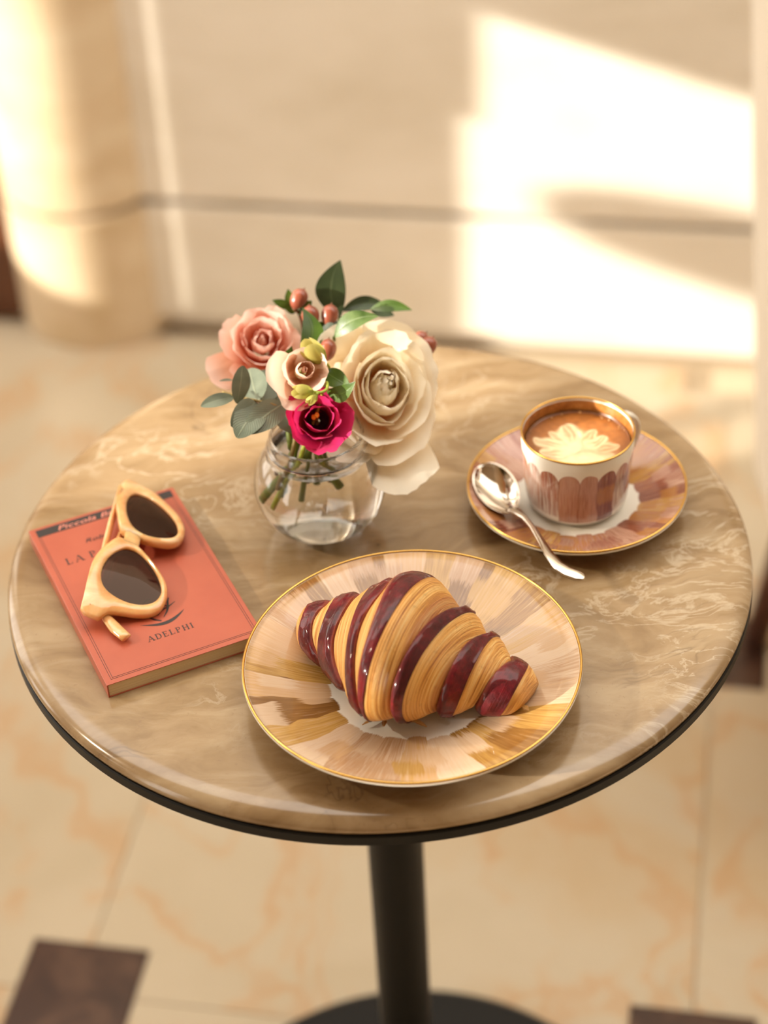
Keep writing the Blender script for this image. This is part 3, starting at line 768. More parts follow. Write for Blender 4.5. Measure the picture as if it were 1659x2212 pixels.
# bridge
bp = [GS(*cr(*p)) for p in ((700, 505), (735, 500), (745, 470), (720, 440))]
A_, B_ = GS(*cr(725, 540)), GS(*cr(745, 430)); C_, D_ = GS(*cr(830, 565)), GS(*cr(845, 490))
nb = gnorm(brg)
frame.grid([[a - nb * d for a in (A_ * (1 - s_) + C_ * s_, (A_ + B_) / 2 * (1 - s_) + (C_ + D_) / 2 * s_, B_ * (1 - s_) + D_ * s_)] for s_, d in ((0.0, TK), (0.0, .0006), (.25, -.0002), (.75, .0002), (1.0, .0014), (1.0, TK))], closed_v=True)
fo = frame.build('frame', M['acetate'], glasses, auto=60)
for mb in lens_objs: mb.build('lens', M['lens'], fo)
def temple(pts, wds, name):
    pp = [P(x, y, z) for x, y, z in pts]
    q = []; w_ = []
    for i in range(len(pp) - 1):
        for f in (0, .33, .66): q.append(pp[i] * (1 - f) + pp[i + 1] * f); w_.append(tuple(np.array(wds[i]) * (1 - f) + np.array(wds[i + 1]) * f))
    q.append(pp[-1]); w_.append(wds[-1])
    MB().tube(q, w_, 12, up=(0, 0, 1)).build(name, M['acetate'], glasses)
temple([(262, 1060, .030), (240, 1130, .0265), (222, 1200, .0245), (215, 1270, .0225), (226, 1330, .0222), (250, 1358, .0218), (273, 1378, .0212)], [(.0018, .006), (.0018, .0045), (.0018, .004), (.0018, .0035), (.003, .0026), (.0042, .0022), (.0038, .0018)], 'temple')
temple([(196, 1318, .0275), (222, 1260, .0262), (252, 1180, .0255), (285, 1100, .0240), (310, 1075, .0225)], [(.0018, .005), (.0018, .0045), (.0018, .004), (.002, .0035), (.0022, .003)], 'temple')

# ------------------------------------------------------------------ croissant
ZW = ZT + .0035                           # floor of the plate well
TOP = [(640, 1345), (645, 1316), (665, 1302), (700, 1300), (722, 1293), (745, 1289), (770, 1282), (790, 1278), (812, 1270), (830, 1267), (850, 1252), (873, 1240), (910, 1243), (945, 1253), (970, 1280), (1000, 1312), (1028, 1326), (1045, 1350), (1058, 1370), (1085, 1381), (1100, 1405), (1110, 1424), (1142, 1433), (1158, 1458), (1165, 1476)]
BOT = [(640, 1345), (645, 1388), (662, 1414), (690, 1434), (715, 1460), (740, 1486), (756, 1510), (780, 1536), (800, 1553), (835, 1558), (865, 1554), (905, 1552), (940, 1542), (975, 1545), (1015, 1534), (1050, 1540), (1085, 1548), (1112, 1540), (1132, 1525), (1158, 1494), (1165, 1476)]
E0 = np.array([640., 1345.]); E1 = np.array([1165., 1476.]); eA = (E1 - E0) / np.linalg.norm(E1 - E0); eB = np.array([-eA[1], eA[0]]); LP = np.linalg.norm(E1 - E0)
tq = np.array([((p - E0) @ eA, (p - E0) @ eB) for p in np.array(TOP, float)]); bq = np.array([((p - E0) @ eA, (p - E0) @ eB) for p in np.array(BOT, float)])
NS = 90
sa = (1 - np.cos(np.linspace(0, PI, NS))) / 2 * LP
def mono(q): o = np.argsort(q[:, 0]); return q[o]
tb = np.interp(sa, mono(tq)[:, 0], mono(tq)[:, 1]); bb = np.interp(sa, mono(bq)[:, 0], mono(bq)[:, 1])
def smooth1(x, n=9):
    k_ = np.hanning(n + 2)[1:-1]; k_ /= k_.sum(); y = np.convolve(np.pad(x, n // 2, mode='edge'), k_, 'valid'); y[0], y[-1] = x[0], x[-1]; return y
tb, bb = smooth1(tb, 7), smooth1(bb, 7)
KR = 1.28                                 # width / height of the roll's section
axL, axR = P(640, 1345, .043), P(1165, 1476, .030)
cA = unit((axR - axL) * np.array([1, 1, 0])); cN = np.array([-cA[1], cA[0], 0.0])           # cN points away from the camera
def pxof(X):
    d = np.asarray(X) - CAM; z = d @ CW
    return np.stack([IW / 2 + FPX * (d @ CR) / z, IH / 2 - FPX * (d @ CU) / z], -1)
cen = np.zeros((NS, 3)); hh = np.zeros(NS)
for i in range(NS):
    mid = E0 + eA * sa[i] + eB * (tb[i] + bb[i]) / 2; half = max(1.0, (bb[i] - tb[i]) / 2)
    X = P(mid[0], mid[1], .035)
    gN = (pxof(X + cN * 1e-4) - pxof(X)) @ eB / 1e-4; gZ = (pxof(X + np.array([0, 0, 1e-4])) - pxof(X)) @ eB / 1e-4
    h_ = half / math.hypot(KR * gN, gZ)
    # rest on the dish: flat well, then the rising flank
    for _ in range(4):
        X = P(mid[0], mid[1], X[2])
        rr_ = np.hypot(*(X[:2] - PC)) - h_ * KR * .5
        lift = max(0, (rr_ - .05)) / .055 * .018
        X = P(mid[0], mid[1], ZW + .0006 + lift + h_ * .97)
    cen[i] = X; hh[i] = h_
for k_ in range(3): cen[:, k_] = smooth1(cen[:, k_], 11); 
hh = smooth1(hh, 5)
def body(s, th, dr=0.0):
    """s 0..1 along the roll, th: 0 = towards the camera side, pi/2 = top; dr pushes outwards"""
    x = s * LP
    c_ = np.array([np.interp(x, sa, cen[:, k_]) for k_ in range(3)]); h_ = np.interp(x, sa, hh)
    ct, st_ = math.cos(th), math.sin(th)
    flat = 1.0 if st_ > 0 else .93
    o = -cN * ct * (h_ * KR + dr) + np.array([0, 0, 1.0]) * st_ * (h_ * flat + dr * .9)
    return c_ + o
# dense samples to read the stripe boundaries off the picture
SS = np.linspace(.004, .996, 150); TT = np.linspace(-.9, 2.6, 120)
samp = np.array([[body(s, t) for t in TT] for s in SS]); spx = pxof(samp.reshape(-1, 3)).reshape(150, 120, 2)
dep = (samp - CAM) @ CW
BND = [
 [(662, 1304), (653, 1328), (646, 1355), (646, 1377), (651, 1400), (662, 1414)],
 [(702, 1306), (679, 1332), (675, 1356), (675, 1383), (681, 1409), (693, 1432)],
 [(725, 1292), (707, 1325), (695, 1353), (690, 1377), (689, 1402), (694, 1430)],
 [(763, 1290), (742, 1318), (732, 1339), (723, 1365), (718, 1402), (720, 1430), (728, 1460), (742, 1485)],
 [(788, 1286), (772, 1318), (760, 1351), (751, 1383), (748, 1421), (748, 1465), (754, 1500)],
 [(829, 1272), (808, 1295), (788, 1323), (776, 1365), (767, 1409), (763, 1454), (767, 1490), (782, 1533)],
 [(838, 1270), (822, 1297), (807, 1330), (795, 1380), (782, 1430), (773, 1473), (772, 1500), (787, 1538)],
 [(945, 1256), (925, 1252), (899, 1265), (880, 1282), (858, 1315), (837, 1349), (819, 1388), (804, 1430), (793, 1468), (788, 1507), (795, 1545)],
 [(998, 1315), (985, 1307), (955, 1317), (932, 1333), (908, 1356), (885, 1392), (862, 1437), (849, 1474), (843, 1508), (846, 1548)],
 [(1026, 1331), (1000, 1329), (973, 1350), (949, 1375), (927, 1397), (908, 1423), (891, 1455), (879, 1493), (874, 1545)],
 [(1050, 1369), (1037, 1368), (1018, 1376), (996, 1397), (979, 1423), (966, 1453), (955, 1483), (944, 1520), (938, 1537)],
 [(1083, 1382), (1067, 1379), (1056, 1393), (1041, 1412), (1026, 1438), (1015, 1464), (1000, 1496), (988, 1520), (978, 1541)],
 [(1107, 1424), (1095, 1420), (1082, 1432), (1063, 1455), (1050, 1477), (1039, 1502), (1029, 1522), (1024, 1532)],
 [(1142, 1436), (1136, 1451), (1125, 1474), (1110, 1500), (1095, 1524), (1076, 1546)],
]
THS = np.linspace(-PI / 2, 3 * PI / 2, 97)          # round the whole roll, seam underneath
sb = []
for poly in BND:
    S_, T_ = [], []
    for p in poly:
        d2 = ((spx - np.array(p)) ** 2).sum(-1) + (dep - dep.min()) * 40
        i, j = np.unravel_index(np.argmin(d2), d2.shape); S_.append(SS[i]); T_.append(TT[j])
    o = np.argsort(T_); T_ = np.array(T_)[o]; S_ = np.array(S_)[o]
    cf = np.polyfit(T_, S_, 3 if len(poly) > 5 else 2)
    lo_, hi_ = T_.min(), T_.max()
    tc = np.clip(np.where(THS > 0.5 * (lo_ + hi_) + PI, THS - 2 * PI, THS), lo_, hi_)
    s_ = np.polyval(cf, tc)
    # hidden side: ease back to the seam value
    w_ = np.clip((THS - hi_) / (3 * PI / 2 - hi_), 0, 1); s0 = np.polyval(cf, lo_)
    s_ = s_ * (1 - w_ ** 1.3) + s0 * w_ ** 1.3
    sb.append(s_)
sb = np.array(sb)
sb = np.vstack([np.full(len(THS), .0015), sb, np.full(len(THS), .9985)])
for i in range(1, len(sb)): sb[i] = np.maximum(sb[i], sb[i - 1] + .006)
sb = np.minimum(sb, .9985)
croissant = thing('croissant', 'striped crimson and golden croissant lying on the painted plate', 'croissant', (cen[NS // 2][0], cen[NS // 2][1], ZW))
kinds = ['g', 'r', 'g', 'r', 'g', 'r', 'g', 'r', 'g', 'r', 'g', 'r', 'g', 'r', 'g']
AMP = .0025
crng = np.random.RandomState(11)
for b, kd in enumerate(kinds):
    rows = []; uvs = []
    nt = 12
    left = b < 7; ctr = b == 7
    tt = (1 - np.cos(np.linspace(0, PI, nt + 1))) / 2
    for a_i, th in enumerate(THS):
        s0, s1 = sb[b][a_i], sb[b + 1][a_i]; row = []; uvr = []
        for t in tt:
            o_ = (1 - t) if left else t                       # 0 = side nearest the middle of the roll
            if ctr: dr = AMP * (1.0 - 1.0 * (2 * t - 1) ** 6 * .3)
            elif kd == 'r': dr = AMP * (-1.0 + 2.0 * min(1, o_ / .35) ** .7)
            else: dr = AMP * (0.68 - 1.68 * o_ ** 1.5)
            if not ctr and kd == 'r' and o_ < .02: dr -= .0016
            if kd == 'g' and o_ > .98: dr -= .0016
            endf = min(1, 6 * min(s0 + (s1 - s0) * t, 1 - s0 - (s1 - s0) * t))
            dr *= max(.15, endf)
            dr += .0005 * mn.noise(Vector((t * 4 + b * 3.1, th * 2.2, b))) + (.00035 * mn.noise(Vector((t * 22, th * .8, b * 2))) if kd == 'g' else .0004 * mn.noise(Vector((t * 6, th * 7, b * 2))))
            row.append(body(s0 + (s1 - s0) * t, th, dr)); uvr.append((o_ * max(.35, (s1 - s0) / .1) if kd == 'g' else o_, th * .6 + b))
        if kd == 'r':                                         # the cut outer edge of the coloured sheet
            for end in ((0, nt) if ctr else ((0,) if left else (nt,))):
                t = tt[end]; sx_ = s0 + (s1 - s0) * t; endf = min(1, 6 * min(sx_, 1 - sx_))
                q_ = body(sx_, th, -.0012 * max(.15, endf))
                if end == 0: row.insert(0, q_); uvr.insert(0, uvr[0])
                else: row.append(q_); uvr.append(uvr[-1])
        rows.append(row); uvs.append(uvr)
    mb = MB().grid(rows, uvs)
    if b in (0, len(kinds) - 1):                              # close the tips
        idx = 0 if b == 0 else nt
        tipc = np.mean([r_[idx] for r_ in rows], 0); n0 = len(mb.v)
        mb.add([tipc], [], [(0.5, 0)])
        for j in range(len(rows) - 1): mb.f.append((j * (nt + 1) + idx, (j + 1) * (nt + 1) + idx, n0))
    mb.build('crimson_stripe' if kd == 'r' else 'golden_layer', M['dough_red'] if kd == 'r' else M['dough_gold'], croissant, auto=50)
# ragged flakes along the foot
fl = []
for (x, y, l, a) in ((800, 1556, .010, 2.6), (770, 1512, .006, 2.0), (893, 1556, .009, .5), (905, 1560, .010, .7), (830, 1560, .006, 1.7), (1135, 1528, .005, .9)):
    q = P(x, y, ZW + .004 if y > 1530 else .022)
    mb = MB(); n_ = 6; rows = []
    for i in range(n_ + 1):
        t = i / n_; wv_ = .0016 * math.sin(PI * min(.95, .25 + .7 * t)) * (1 + .4 * mn.noise(Vector((t * 9, x, 0))))
        d = np.array([math.cos(-a), math.sin(-a), .15 - .25 * t]); s_ = np.array([math.sin(a), math.cos(a), .2])
        rows.append([q + d * l * (t - .4) + s_ * wv_, q + d * l * (t - .4) + np.array([0, 0, .0006]), q + d * l * (t - .4) - s_ * wv_])
    mb.grid(rows).build('flake', M['dough_gold'], croissant)

# ------------------------------------------------------------------ vase with water
VC = P(691, 1040, .043); VX, VY = VC[0], VC[1]; ZT0 = ZT; ZT = ZT + .0003
vase = thing('glass_vase', 'small round clear glass bowl vase filled with water and flower stems', 'vase', (VX, VY, ZT))
g = G('clear_glass'); g.set(Base_Color=(1, 1, 1), Roughness=0.0, IOR=1.47, Transmission_Weight=1.0); M['glass'] = g.m
g = G('water'); g.set(Base_Color=(1, .995, .97), Roughness=0.0, IOR=1.33, Transmission_Weight=1.0); M['water'] = g.m
ob_, RI = .0355, .0447
zc_ = .043
outer = []
for t in np.linspace(-1.05, 1.19, 26):
    outer.append((RI * math.cos(t) ** .9 if False else RI * math.cos(t), zc_ + .0415 * math.sin(t)))
outer = [(r_, max(z, ZT)) for r_, z in outer]
top_z = zc_ + .0415 * math.sin(1.19)
ro = RI * math.cos(1.19)
outer = [(.0005, ZT)] + [(.020, ZT)] + [(r_, z) for r_, z in outer if z > ZT + .0003] 
outer = [p for p in outer if p[1] < .0735] + [(.0340, .0760), (.0326, .0790), (.0317, .0820), (.0315, .0840), (.0310, .0848), (.0302, .0846), (.0298, .0838)]
inner = [(.0299, .0815), (.0307, .0785), (.0320, .0755)]
for t in np.linspace(.80, -1.0, 18): inner.append(((RI - .0022) * math.cos(t), zc_ + .0392 * math.sin(t)))
inner = [p for p in inner if p[1] > ZT + .0075] + [(.012, ZT + .0065), (.0005, ZT + .006)]
MB().lathe(outer + inner, 96, (VX, VY, 0)).build('bowl', M['glass'], vase, auto=70)
zw_ = .0675
win = [(r_ + .0003, z - .0001) for r_, z in inner if z < zw_]
rw_ = np.interp(zw_, [p[1] for p in inner[::-1]], [p[0] for p in inner[::-1]]) + .0003
MB().lathe([(.0005, zw_), (rw_ - .001, zw_), (rw_, zw_ + .0006)] + win, 96, (VX, VY, 0)).build('water', M['water'], vase, auto=70)

ZT = ZT0
# ------------------------------------------------------------------ flowers
def petal_mat(name, c_base, c_mid, c_edge, transl=.4, rough=.66):
    g = G(name); u, v, _ = g.sep(g.uv())[0:3]
    n_ = g.noise(g.comb(g.m_('MULTIPLY', u, 14.0), g.m_('MULTIPLY', v, 2.0), 0.0), 1.0, 3)
    f = g.m_('ADD', v, g.m_('MULTIPLY', g.m_('SUBTRACT', n_, .5), .16))
    col = g.ramp(f, [(.05, c_base), (.5, c_mid), (.92, c_edge)])
    g.set(Base_Color=col, Roughness=rough, Specular_IOR_Level=.2, Sheen_Weight=.08); g.bump(n_, .12, .0006)
    g.translucent(col, transl); return g.m
def leaf_mat(name, c0, c1, vein, rough=.4, transl=.18):
    g = G(name); u, v, _ = g.sep(g.uv())[0:3]
    d = g.m_('ABSOLUTE', g.m_('SUBTRACT', u, .5))
    n_ = g.noise(g.coord(), 90, 4)
    vv = g.n('ShaderNodeTexWave', wave_type='BANDS'); g._in(vv.inputs['Vector'], g.comb(g.m_('ADD', g.m_('MULTIPLY', v, 1.0), g.m_('MULTIPLY', d, -.7)), 0.0, 0.0)); vv.inputs['Scale'].default_value = 4.5
    col = g.ramp(n_, [(.3, c0), (.7, c1)])
    col = g.mix(g.m_('MULTIPLY', g.step(d, .035, .012), .5), col, vein)
    g.set(Base_Color=col, Roughness=rough, Specular_IOR_Level=.45); g.bump(g.m_('ADD', g.m_('MULTIPLY', vv.outputs['Fac'], .4), g.step(d, .05, .0)), .25, .0006)
    g.translucent(col, transl); return g.m
M['cream'] = petal_mat('cream_petal', (.97, .50, .18), (.98, .84, .60), (.98, .92, .78), .30)
M['pink'] = petal_mat('pink_petal', (.80, .26, .15), (.90, .53, .39), (.90, .66, .58))
M['blush'] = petal_mat('blush_petal', (.60, .30, .16), (.82, .58, .44), (.86, .66, .55))
M['magenta'] = petal_mat('magenta_petal', (.20, .004, .03), (.52, .012, .10), (.66, .03, .16), .3, .45)
M['bud'] = petal_mat('bud_green', (.32, .34, .04), (.55, .52, .12), (.66, .60, .20))
M['ruscus'] = leaf_mat('ruscus_leaf', (.035, .075, .008), (.075, .14, .016), (.14, .22, .05), .3)
M['darkleaf'] = leaf_mat('dark_leaf', (.022, .035, .012), (.04, .06, .022), (.10, .13, .06), .4)
M['euca'] = leaf_mat('eucalyptus_leaf', (.10, .125, .085), (.17, .20, .14), (.30, .33, .22), .5, .1)
M['varieg'] = leaf_mat('pale_leaf', (.05, .10, .02), (.16, .24, .08), (.40, .48, .30), .3)
M['stem'] = plain('green_stem', (.17, .23, .035), .5)
M['brownstem'] = plain('brown_stem', (.17, .07, .03), .6)
M['twig'] = plain('ochre_twig', (.24, .17, .05), .6)
M['limestem'] = plain('lime_stem', (.36, .44, .05), .45)
g = G('berry_skin'); n_ = g.noise(g.coord(), 60, 3)
g.set(Base_Color=g.ramp(n_, [(.3, (.20, .045, .025)), (.7, (.31, .085, .045))]), Roughness=.28, Coat_Weight=.2); M['berry'] = g.m
M['stamen'] = plain('yellow_stamen', (.85, .42, .03), .5)
M['throat'] = plain('dark_throat', (.02, .003, .012), .6)

def basis(ax, ref):
    z = unit(ax); x = unit(np.asarray(ref) - np.dot(ref, z) * z); y = np.cross(z, x); return x, y, z
def petal(mat, par, org, B, phi, r0, L, W, al, seed=0, ruf=.0, tip=.25, curl=.0, sx=1.0, sy=1.0, nu=13, nv=13, h0=0.0, point=0.0, vmin=0.0):
    """a petal lying on a surface of revolution round axis B[2]; al = tangent angles from the axis at base, middle, tip (degrees)"""
    ns = 40; rr_ = [r0]; hs = [h0]
    for i in range(ns):
        v = (i + .5) / ns
        a = np.interp(v, (0, .45, .85, 1.0), (al[0], al[1], al[2], al[3] if len(al) > 3 else al[2]))
        rr_.append(rr_[-1] + L / ns * math.sin(math.radians(a))); hs.append(hs[-1] + L / ns * math.cos(math.radians(a)))
    vs = np.linspace(0, 1, ns + 1)
    rows = []; uvs = []
    for j in range(nv):
        v0 = vmin + (1 - vmin) * j / (nv - 1)
        row = []; ur = []
        for i in range(nu):
            u = 2 * i / (nu - 1) - 1
            v = v0 * (1 - tip * abs(u) ** 2.4 + point * max(0, 1 - abs(u) * 3.0))
            v = min(v, 1.0)
            r_ = np.interp(v, vs, rr_); h_ = np.interp(v, vs, hs)
            hwid = W / 2 * math.sin(PI * min(.93, .12 + .56 * v)) ** .75
            rz = max(r_, .30 * W, .003)
            dphi = max(-1.7, min(1.7, u * hwid / rz))
            nzv = mn.noise(Vector((u * 1.6 + seed * 7.3, v * 1.8, seed * 1.7))); nz2 = mn.noise(Vector((u * 4.5 + seed * 3.3, v * 2.0, seed)))
            r2 = r_ + ruf * (nzv * v + .45 * nz2 * v * v) + curl * abs(u) ** 3 * v
            h2 = h_ + ruf * .8 * nz2 * v
            a = phi + dphi
            row.append(org + (B[0] * r2 * math.cos(a) * sx + B[1] * r2 * math.sin(a) * sy) + B[2] * h2); ur.append(((u + 1) / 2, v))
        rows.append(row); uvs.append(ur)
    return MB().grid(rows, uvs).build('petal', mat, par)
def leafm(mat, par, base, tip, width, nrm=None, bend=0.0, fold=.15, shape=1.0, twist=0.0, name='leaf', nu=9, nv=15, side=0.0, pw=None):
    base = np.asarray(base, float); tip = np.asarray(tip, float); d = tip - base; L = np.linalg.norm(d); t_ = d / L
    nrm = toward((base + tip) / 2) if nrm is None else np.asarray(nrm, float)
    n_ = unit(nrm - np.dot(nrm, t_) * t_); s_ = np.cross(t_, n_)
    rows = []
    for j in range(nv):
        v = j / (nv - 1)
        hw_ = width / 2 * (math.sin(PI * (v * .985 + .008) ** shape)) ** (pw or (.9 if shape != 1.0 else .8))
        tw = twist * (v - .5); n2 = n_ * math.cos(tw) + s_ * math.sin(tw); s2 = s_ * math.cos(tw) - n_ * math.sin(tw)
        c_ = base + d * v + n_ * bend * L * 4 * v * (1 - v) + s_ * side * L * 4 * v * (1 - v)
        rows.append([c_ + s2 * u * hw_ + n2 * fold * abs(u) ** 1.3 * hw_ + n2 * .03 * hw_ * mn.noise(Vector((u * 2, v * 5, base[0] * 300))) for u in np.linspace(-1, 1, nu)])
    return MB().grid(rows).build(name, mat, par)
def curve(pts, n=14):
    """Catmull-Rom through the points"""
    p = [np.asarray(q, float) for q in pts]; p = [2 * p[0] - p[1]] + p + [2 * p[-1] - p[-2]]; out = []
    for i in range(1, len(p) - 2):
        for k_ in range(n):
            t = k_ / n
            out.append(.5 * ((2 * p[i]) + (-p[i - 1] + p[i + 1]) * t + (2 * p[i - 1] - 5 * p[i] + 4 * p[i + 1] - p[i + 2]) * t ** 2 + (-p[i - 1] + 3 * p[i] - 3 * p[i + 1] + p[i + 2]) * t ** 3))
    return out + [p[-2]]
MOUTH = np.array([VX - .008, VY - .004, .084])
def stemm(par, start, mouth_off, end, r0=.0016, r1=.0018, mat='stem', mid=None):
    pts = [start] + ([mid] if mid is not None else []) + [MOUTH + np.array(mouth_off), end]
    c_ = curve(pts, 10); MB().tube(c_, list(np.linspace(r0, r1, len(c_))), 10).build('stem', M[mat], par)
VB = np.array([VX, VY, 0])

def rose(name, label, mat, org, ax, ref, rings, seed, sx=1, sy=1, shift=(0, 0, 0)):
    f = thing(name, label, 'flower', tuple(org)); B = basis(ax, ref); rs = np.random.RandomState(seed); ph = 0.0
    org0 = np.asarray(org)
    for ri_, (n, r0, h0, L, W, al, ruf, tip, curl) in enumerate(rings):
        org = org0 + np.asarray(shift) * (1 - ri_ / len(rings))
        for k_ in range(n):
            p_ = ph + 2 * PI * k_ / n + rs.uniform(-.16, .16)
            jit = rs.uniform(-9, 9, 4) * min(1.0, .35 + r0 * 90)
            petal(M[mat], f, np.asarray(org), B, p_, r0, L * rs.uniform(.90, 1.08), W * rs.uniform(.9, 1.12), [a + j_ for a, j_ in zip(al, jit)], seed + len(f.children), ruf, tip, curl, sx, sy, h0=h0)
        ph += PI / max(n, 1) + .35
    return f, B
# cream rose, the largest
o_ = D(822, 850, 1.292); ax_ = unit(toward(o_) + .20 * CR + .26 * CU)
f, B = rose('rose', 'large cream rose with peach heart overhanging the right of the vase', 'cream', o_ - ax_ * .020, ax_, CR,
     [(3, .0012, .018, .023, .018, (14, -4, -24), .0008, .35, 0),
      (3, .0028, .014, .028, .026, (28, -2, -26), .0018, .28, 0),
      (4, .0046, .010, .031, .036, (36, 2, -22), .0026, .22, .0005),
      (5, .0062, .006, .034, .042, (48, 10, -10, 10), .0030, .2, .001),
      (5, .0074, .003, .037, .048, (60, 18, 4, 40), .0034, .2, .001),
      (5, .0080, .0, .041, .052, (72, 32, 26, 70), .0036, .18, .0015),
      (4, .0080, -.002, .043, .056, (80, 46, 50, 100), .0040, .18, .002)], 31, 1.0, 1.26, CR * .0022 + CU * .0038)
stemm(f, o_ - ax_ * .019, (.012, -.002, .002), (VX - .031, VY - .002, .034), .0022, .0024, 'stem', mid=o_ - ax_ * .03 + np.array([-.018, .0, -.004]))
# low hanging outer petal with a folded point, lower right
petal(M['cream'], f, o_ - ax_ * .020, B, -1.25, .010, .062, .050, (82, 66, 64, 80), 91, .003, .12, .001, h0=-.004, point=.12)
petal(M['cream'], f, o_ - ax_ * .020, B, -2.25, .010, .052, .046, (74, 56, 50, 96), 92, .003, .2, .002, h0=-.003)
petal(M['cream'], f, o_ - ax_ * .020, B, 2.35, .010, .054, .046, (72, 52, 46, 90), 93, .003, .2, .002, h0=-.003)
petal(M['cream'], f, o_ - ax_ * .020, B, 1.45, .010, .050, .05, (74, 52, 46, 70), 94, .003, .2, .002, h0=-.003)
# pink rose, back left
o_ = D(566, 742, 1.325); ax_ = unit(toward(o_) + .15 * CR + .42 * CU - .1 * CR)
f, B = rose('rose', 'soft pink rose with ruffled petals at the left of the bouquet', 'pink', o_ - ax_ * .016, ax_, CR,
     [(3, .0015, .010, .018, .016, (20, 0, -20), .0022, .25, 0),
      (4, .0040, .008, .021, .022, (34, 6, -8), .0030, .22, 0),
      (5, .0055, .005, .025, .028, (48, 14, 0, 10), .0034, .2, .001),
      (5, .0060, .002, .029, .033, (62, 24, 14, 40), .0036, .18, .001),
      (4, .0060, -.001, .031, .036, (76, 44, 44, 80), .0040, .18, .002)], 57)
petal(M['pink'], f, o_ - ax_ * .016, B, -2.55, .006, .040, .028, (84, 70, 66, 60), 71, .003, .2, .002, h0=-.002)
petal(M['pink'], f, o_ - ax_ * .016, B, -1.35, .005, .034, .030, (110, 118, 104), 72, .002, .3, .001, h0=-.002)
stemm(f, o_ - ax_ * .014, (-.010, .006, .002), (VX - .018, VY + .004, .034), .0019, .002, 'stem', mid=o_ - ax_ * .026 + np.array([.012, -.006, -.01]))
# small blush flower, middle
o_ = D(656, 800, 1.262); ax_ = unit(toward(o_) + .12 * CR + .10 * CU)
f, B = rose('lisianthus', 'small blush pink half-open flower in the middle of the bouquet', 'blush', o_ - ax_ * .014, ax_, CR,
     [(2, .0012, .010, .016, .010, (12, 0, -20), .001, .3, 0),
      (3, .0026, .006, .021, .020, (28, 6, -6), .0014, .25, 0),
      (4, .0042, .002, .026, .030, (52, 20, 16, 40), .0018, .2, .001)], 13)
petal(M['blush'], f, o_ - ax_ * .014, B, 3.35, .0045, .031, .034, (66, 34, 36, 80), 15, .0015, .2, .001)
petal(M['blush'], f, o_ - ax_ * .014, B, 4.35, .0045, .031, .024, (70, 40, 44, 90), 16, .0015, .2, .001)
stemm(f, o_ - ax_ * .013, (.002, -.006, .004), (VX - .026, VY - .010, .034), .0014, .0016, 'limestem', mid=o_ - ax_ * .022 + np.array([.004, .004, -.012]))
# magenta flower with a dark throat, front
o_ = D(688, 905, 1.262); ax_ = unit(toward(o_) + .05 * CR + .12 * CU)
f, B = rose('lisianthus', 'magenta flower with dark throat and yellow stamens over the vase mouth', 'magenta', o_ - ax_ * .013, ax_, CR,
     [(3, .0050, .004, .019, .018, (40, 2, -4, 30), .0020, .2, .001),
      (4, .0058, .002, .022, .024, (56, 14, 10, 50), .0024, .2, .001),
      (5, .0060, .0, .024, .028, (68, 32, 34, 88), .0026, .18, .0015)], 23)
mb = MB(); rows = []
for j in range(7):
    r_ = .0015 + .0056 * math.sin(j / 6 * PI / 2); h_ = .001 + .007 * j / 6
    rows.append([o_ - ax_ * .013 + B[0] * r_ * math.cos(a) + B[1] * r_ * math.sin(a) + B[2] * h_ for a in np.linspace(0, 2 * PI, 20, endpoint=False)])
mb.grid(rows, closed_u=True).build('throat', M['throat'], f)
for dx, dy, hgt in ((-.0012, .0022, .0155), (-.0032, .0010, .0140)):
    c_ = o_ - ax_ * .013 + CR * dx + CU * dy + ax_ * hgt
    MB().lathe([(.0016 * math.sin(t) + 1e-5, -.002 * math.cos(t)) for t in np.linspace(0, PI, 9)], 12, tuple(c_)).build('anther', M['stamen'], f)
    MB().tube([o_ - ax_ * .011, c_], [.0006, .0006], 6).build('filament', M['limestem'], f)
stemm(f, o_ - ax_ * .012, (.006, -.008, .0), (VX + .011, VY - .010, .046), .0016, .0026, 'stem')
# buds
def bud(name, label, base, tip, wid, stem_pts, seed):
    f = thing(name, label, 'flower bud', tuple(base)); d = unit(tip - base); B = basis(d, CR if abs(np.dot(d, CR)) < .9 else CU); L = np.linalg.norm(tip - base)
    for k_ in range(4):
        petal(M['bud'], f, np.asarray(base, float), B, k_ * PI / 2 + .4, wid * .12, L * 1.06, wid * 1.25, (52, 10, -16, -26), seed + k_, .0004, .72, 0, nu=9, nv=11)
    c_ = curve(stem_pts, 8); MB().tube(c_, list(np.linspace(.0009, .0011, len(c_))), 8).build('stem', M['limestem'], f)
    for k_ in range(3):
        a = k_ * 2.1; leafm(M['limestem'], f, base - d * .001, base + d * L * .45 + (B[0] * math.cos(a) + B[1] * math.sin(a)) * wid * .55, .0025, nrm=(B[0] * math.cos(a) + B[1] * math.sin(a)), name='sepal', nv=9)
    return f
b_, t_ = D(700, 780, 1.268), D(655, 741, 1.258)
bud('flower_bud', 'pale yellow-green bud just above the blush pink flower', b_, t_, .0165, [b_, D(712, 800, 1.275), D(705, 860, 1.285), MOUTH + np.array([.004, -.002, .004])], 41)
b_, t_ = D(676, 846, 1.247), D(632, 846, 1.240)
bud('flower_bud', 'small lime bud on a curled stem between blush and magenta flowers', b_, t_, .0098, [b_, D(692, 848, 1.248), D(706, 840, 1.252), D(705, 826, 1.262), D(690, 850, 1.275), MOUTH + np.array([.0, -.006, .004])], 47)
b_, t_ = D(684, 853, 1.245), D(664, 871, 1.241)
bud('flower_bud', 'tiny lime bud hanging against the top of the magenta flower', b_, t_, .0066, [b_, D(688, 848, 1.249), D(695, 860, 1.262), MOUTH + np.array([.002, -.006, .002])], 53)

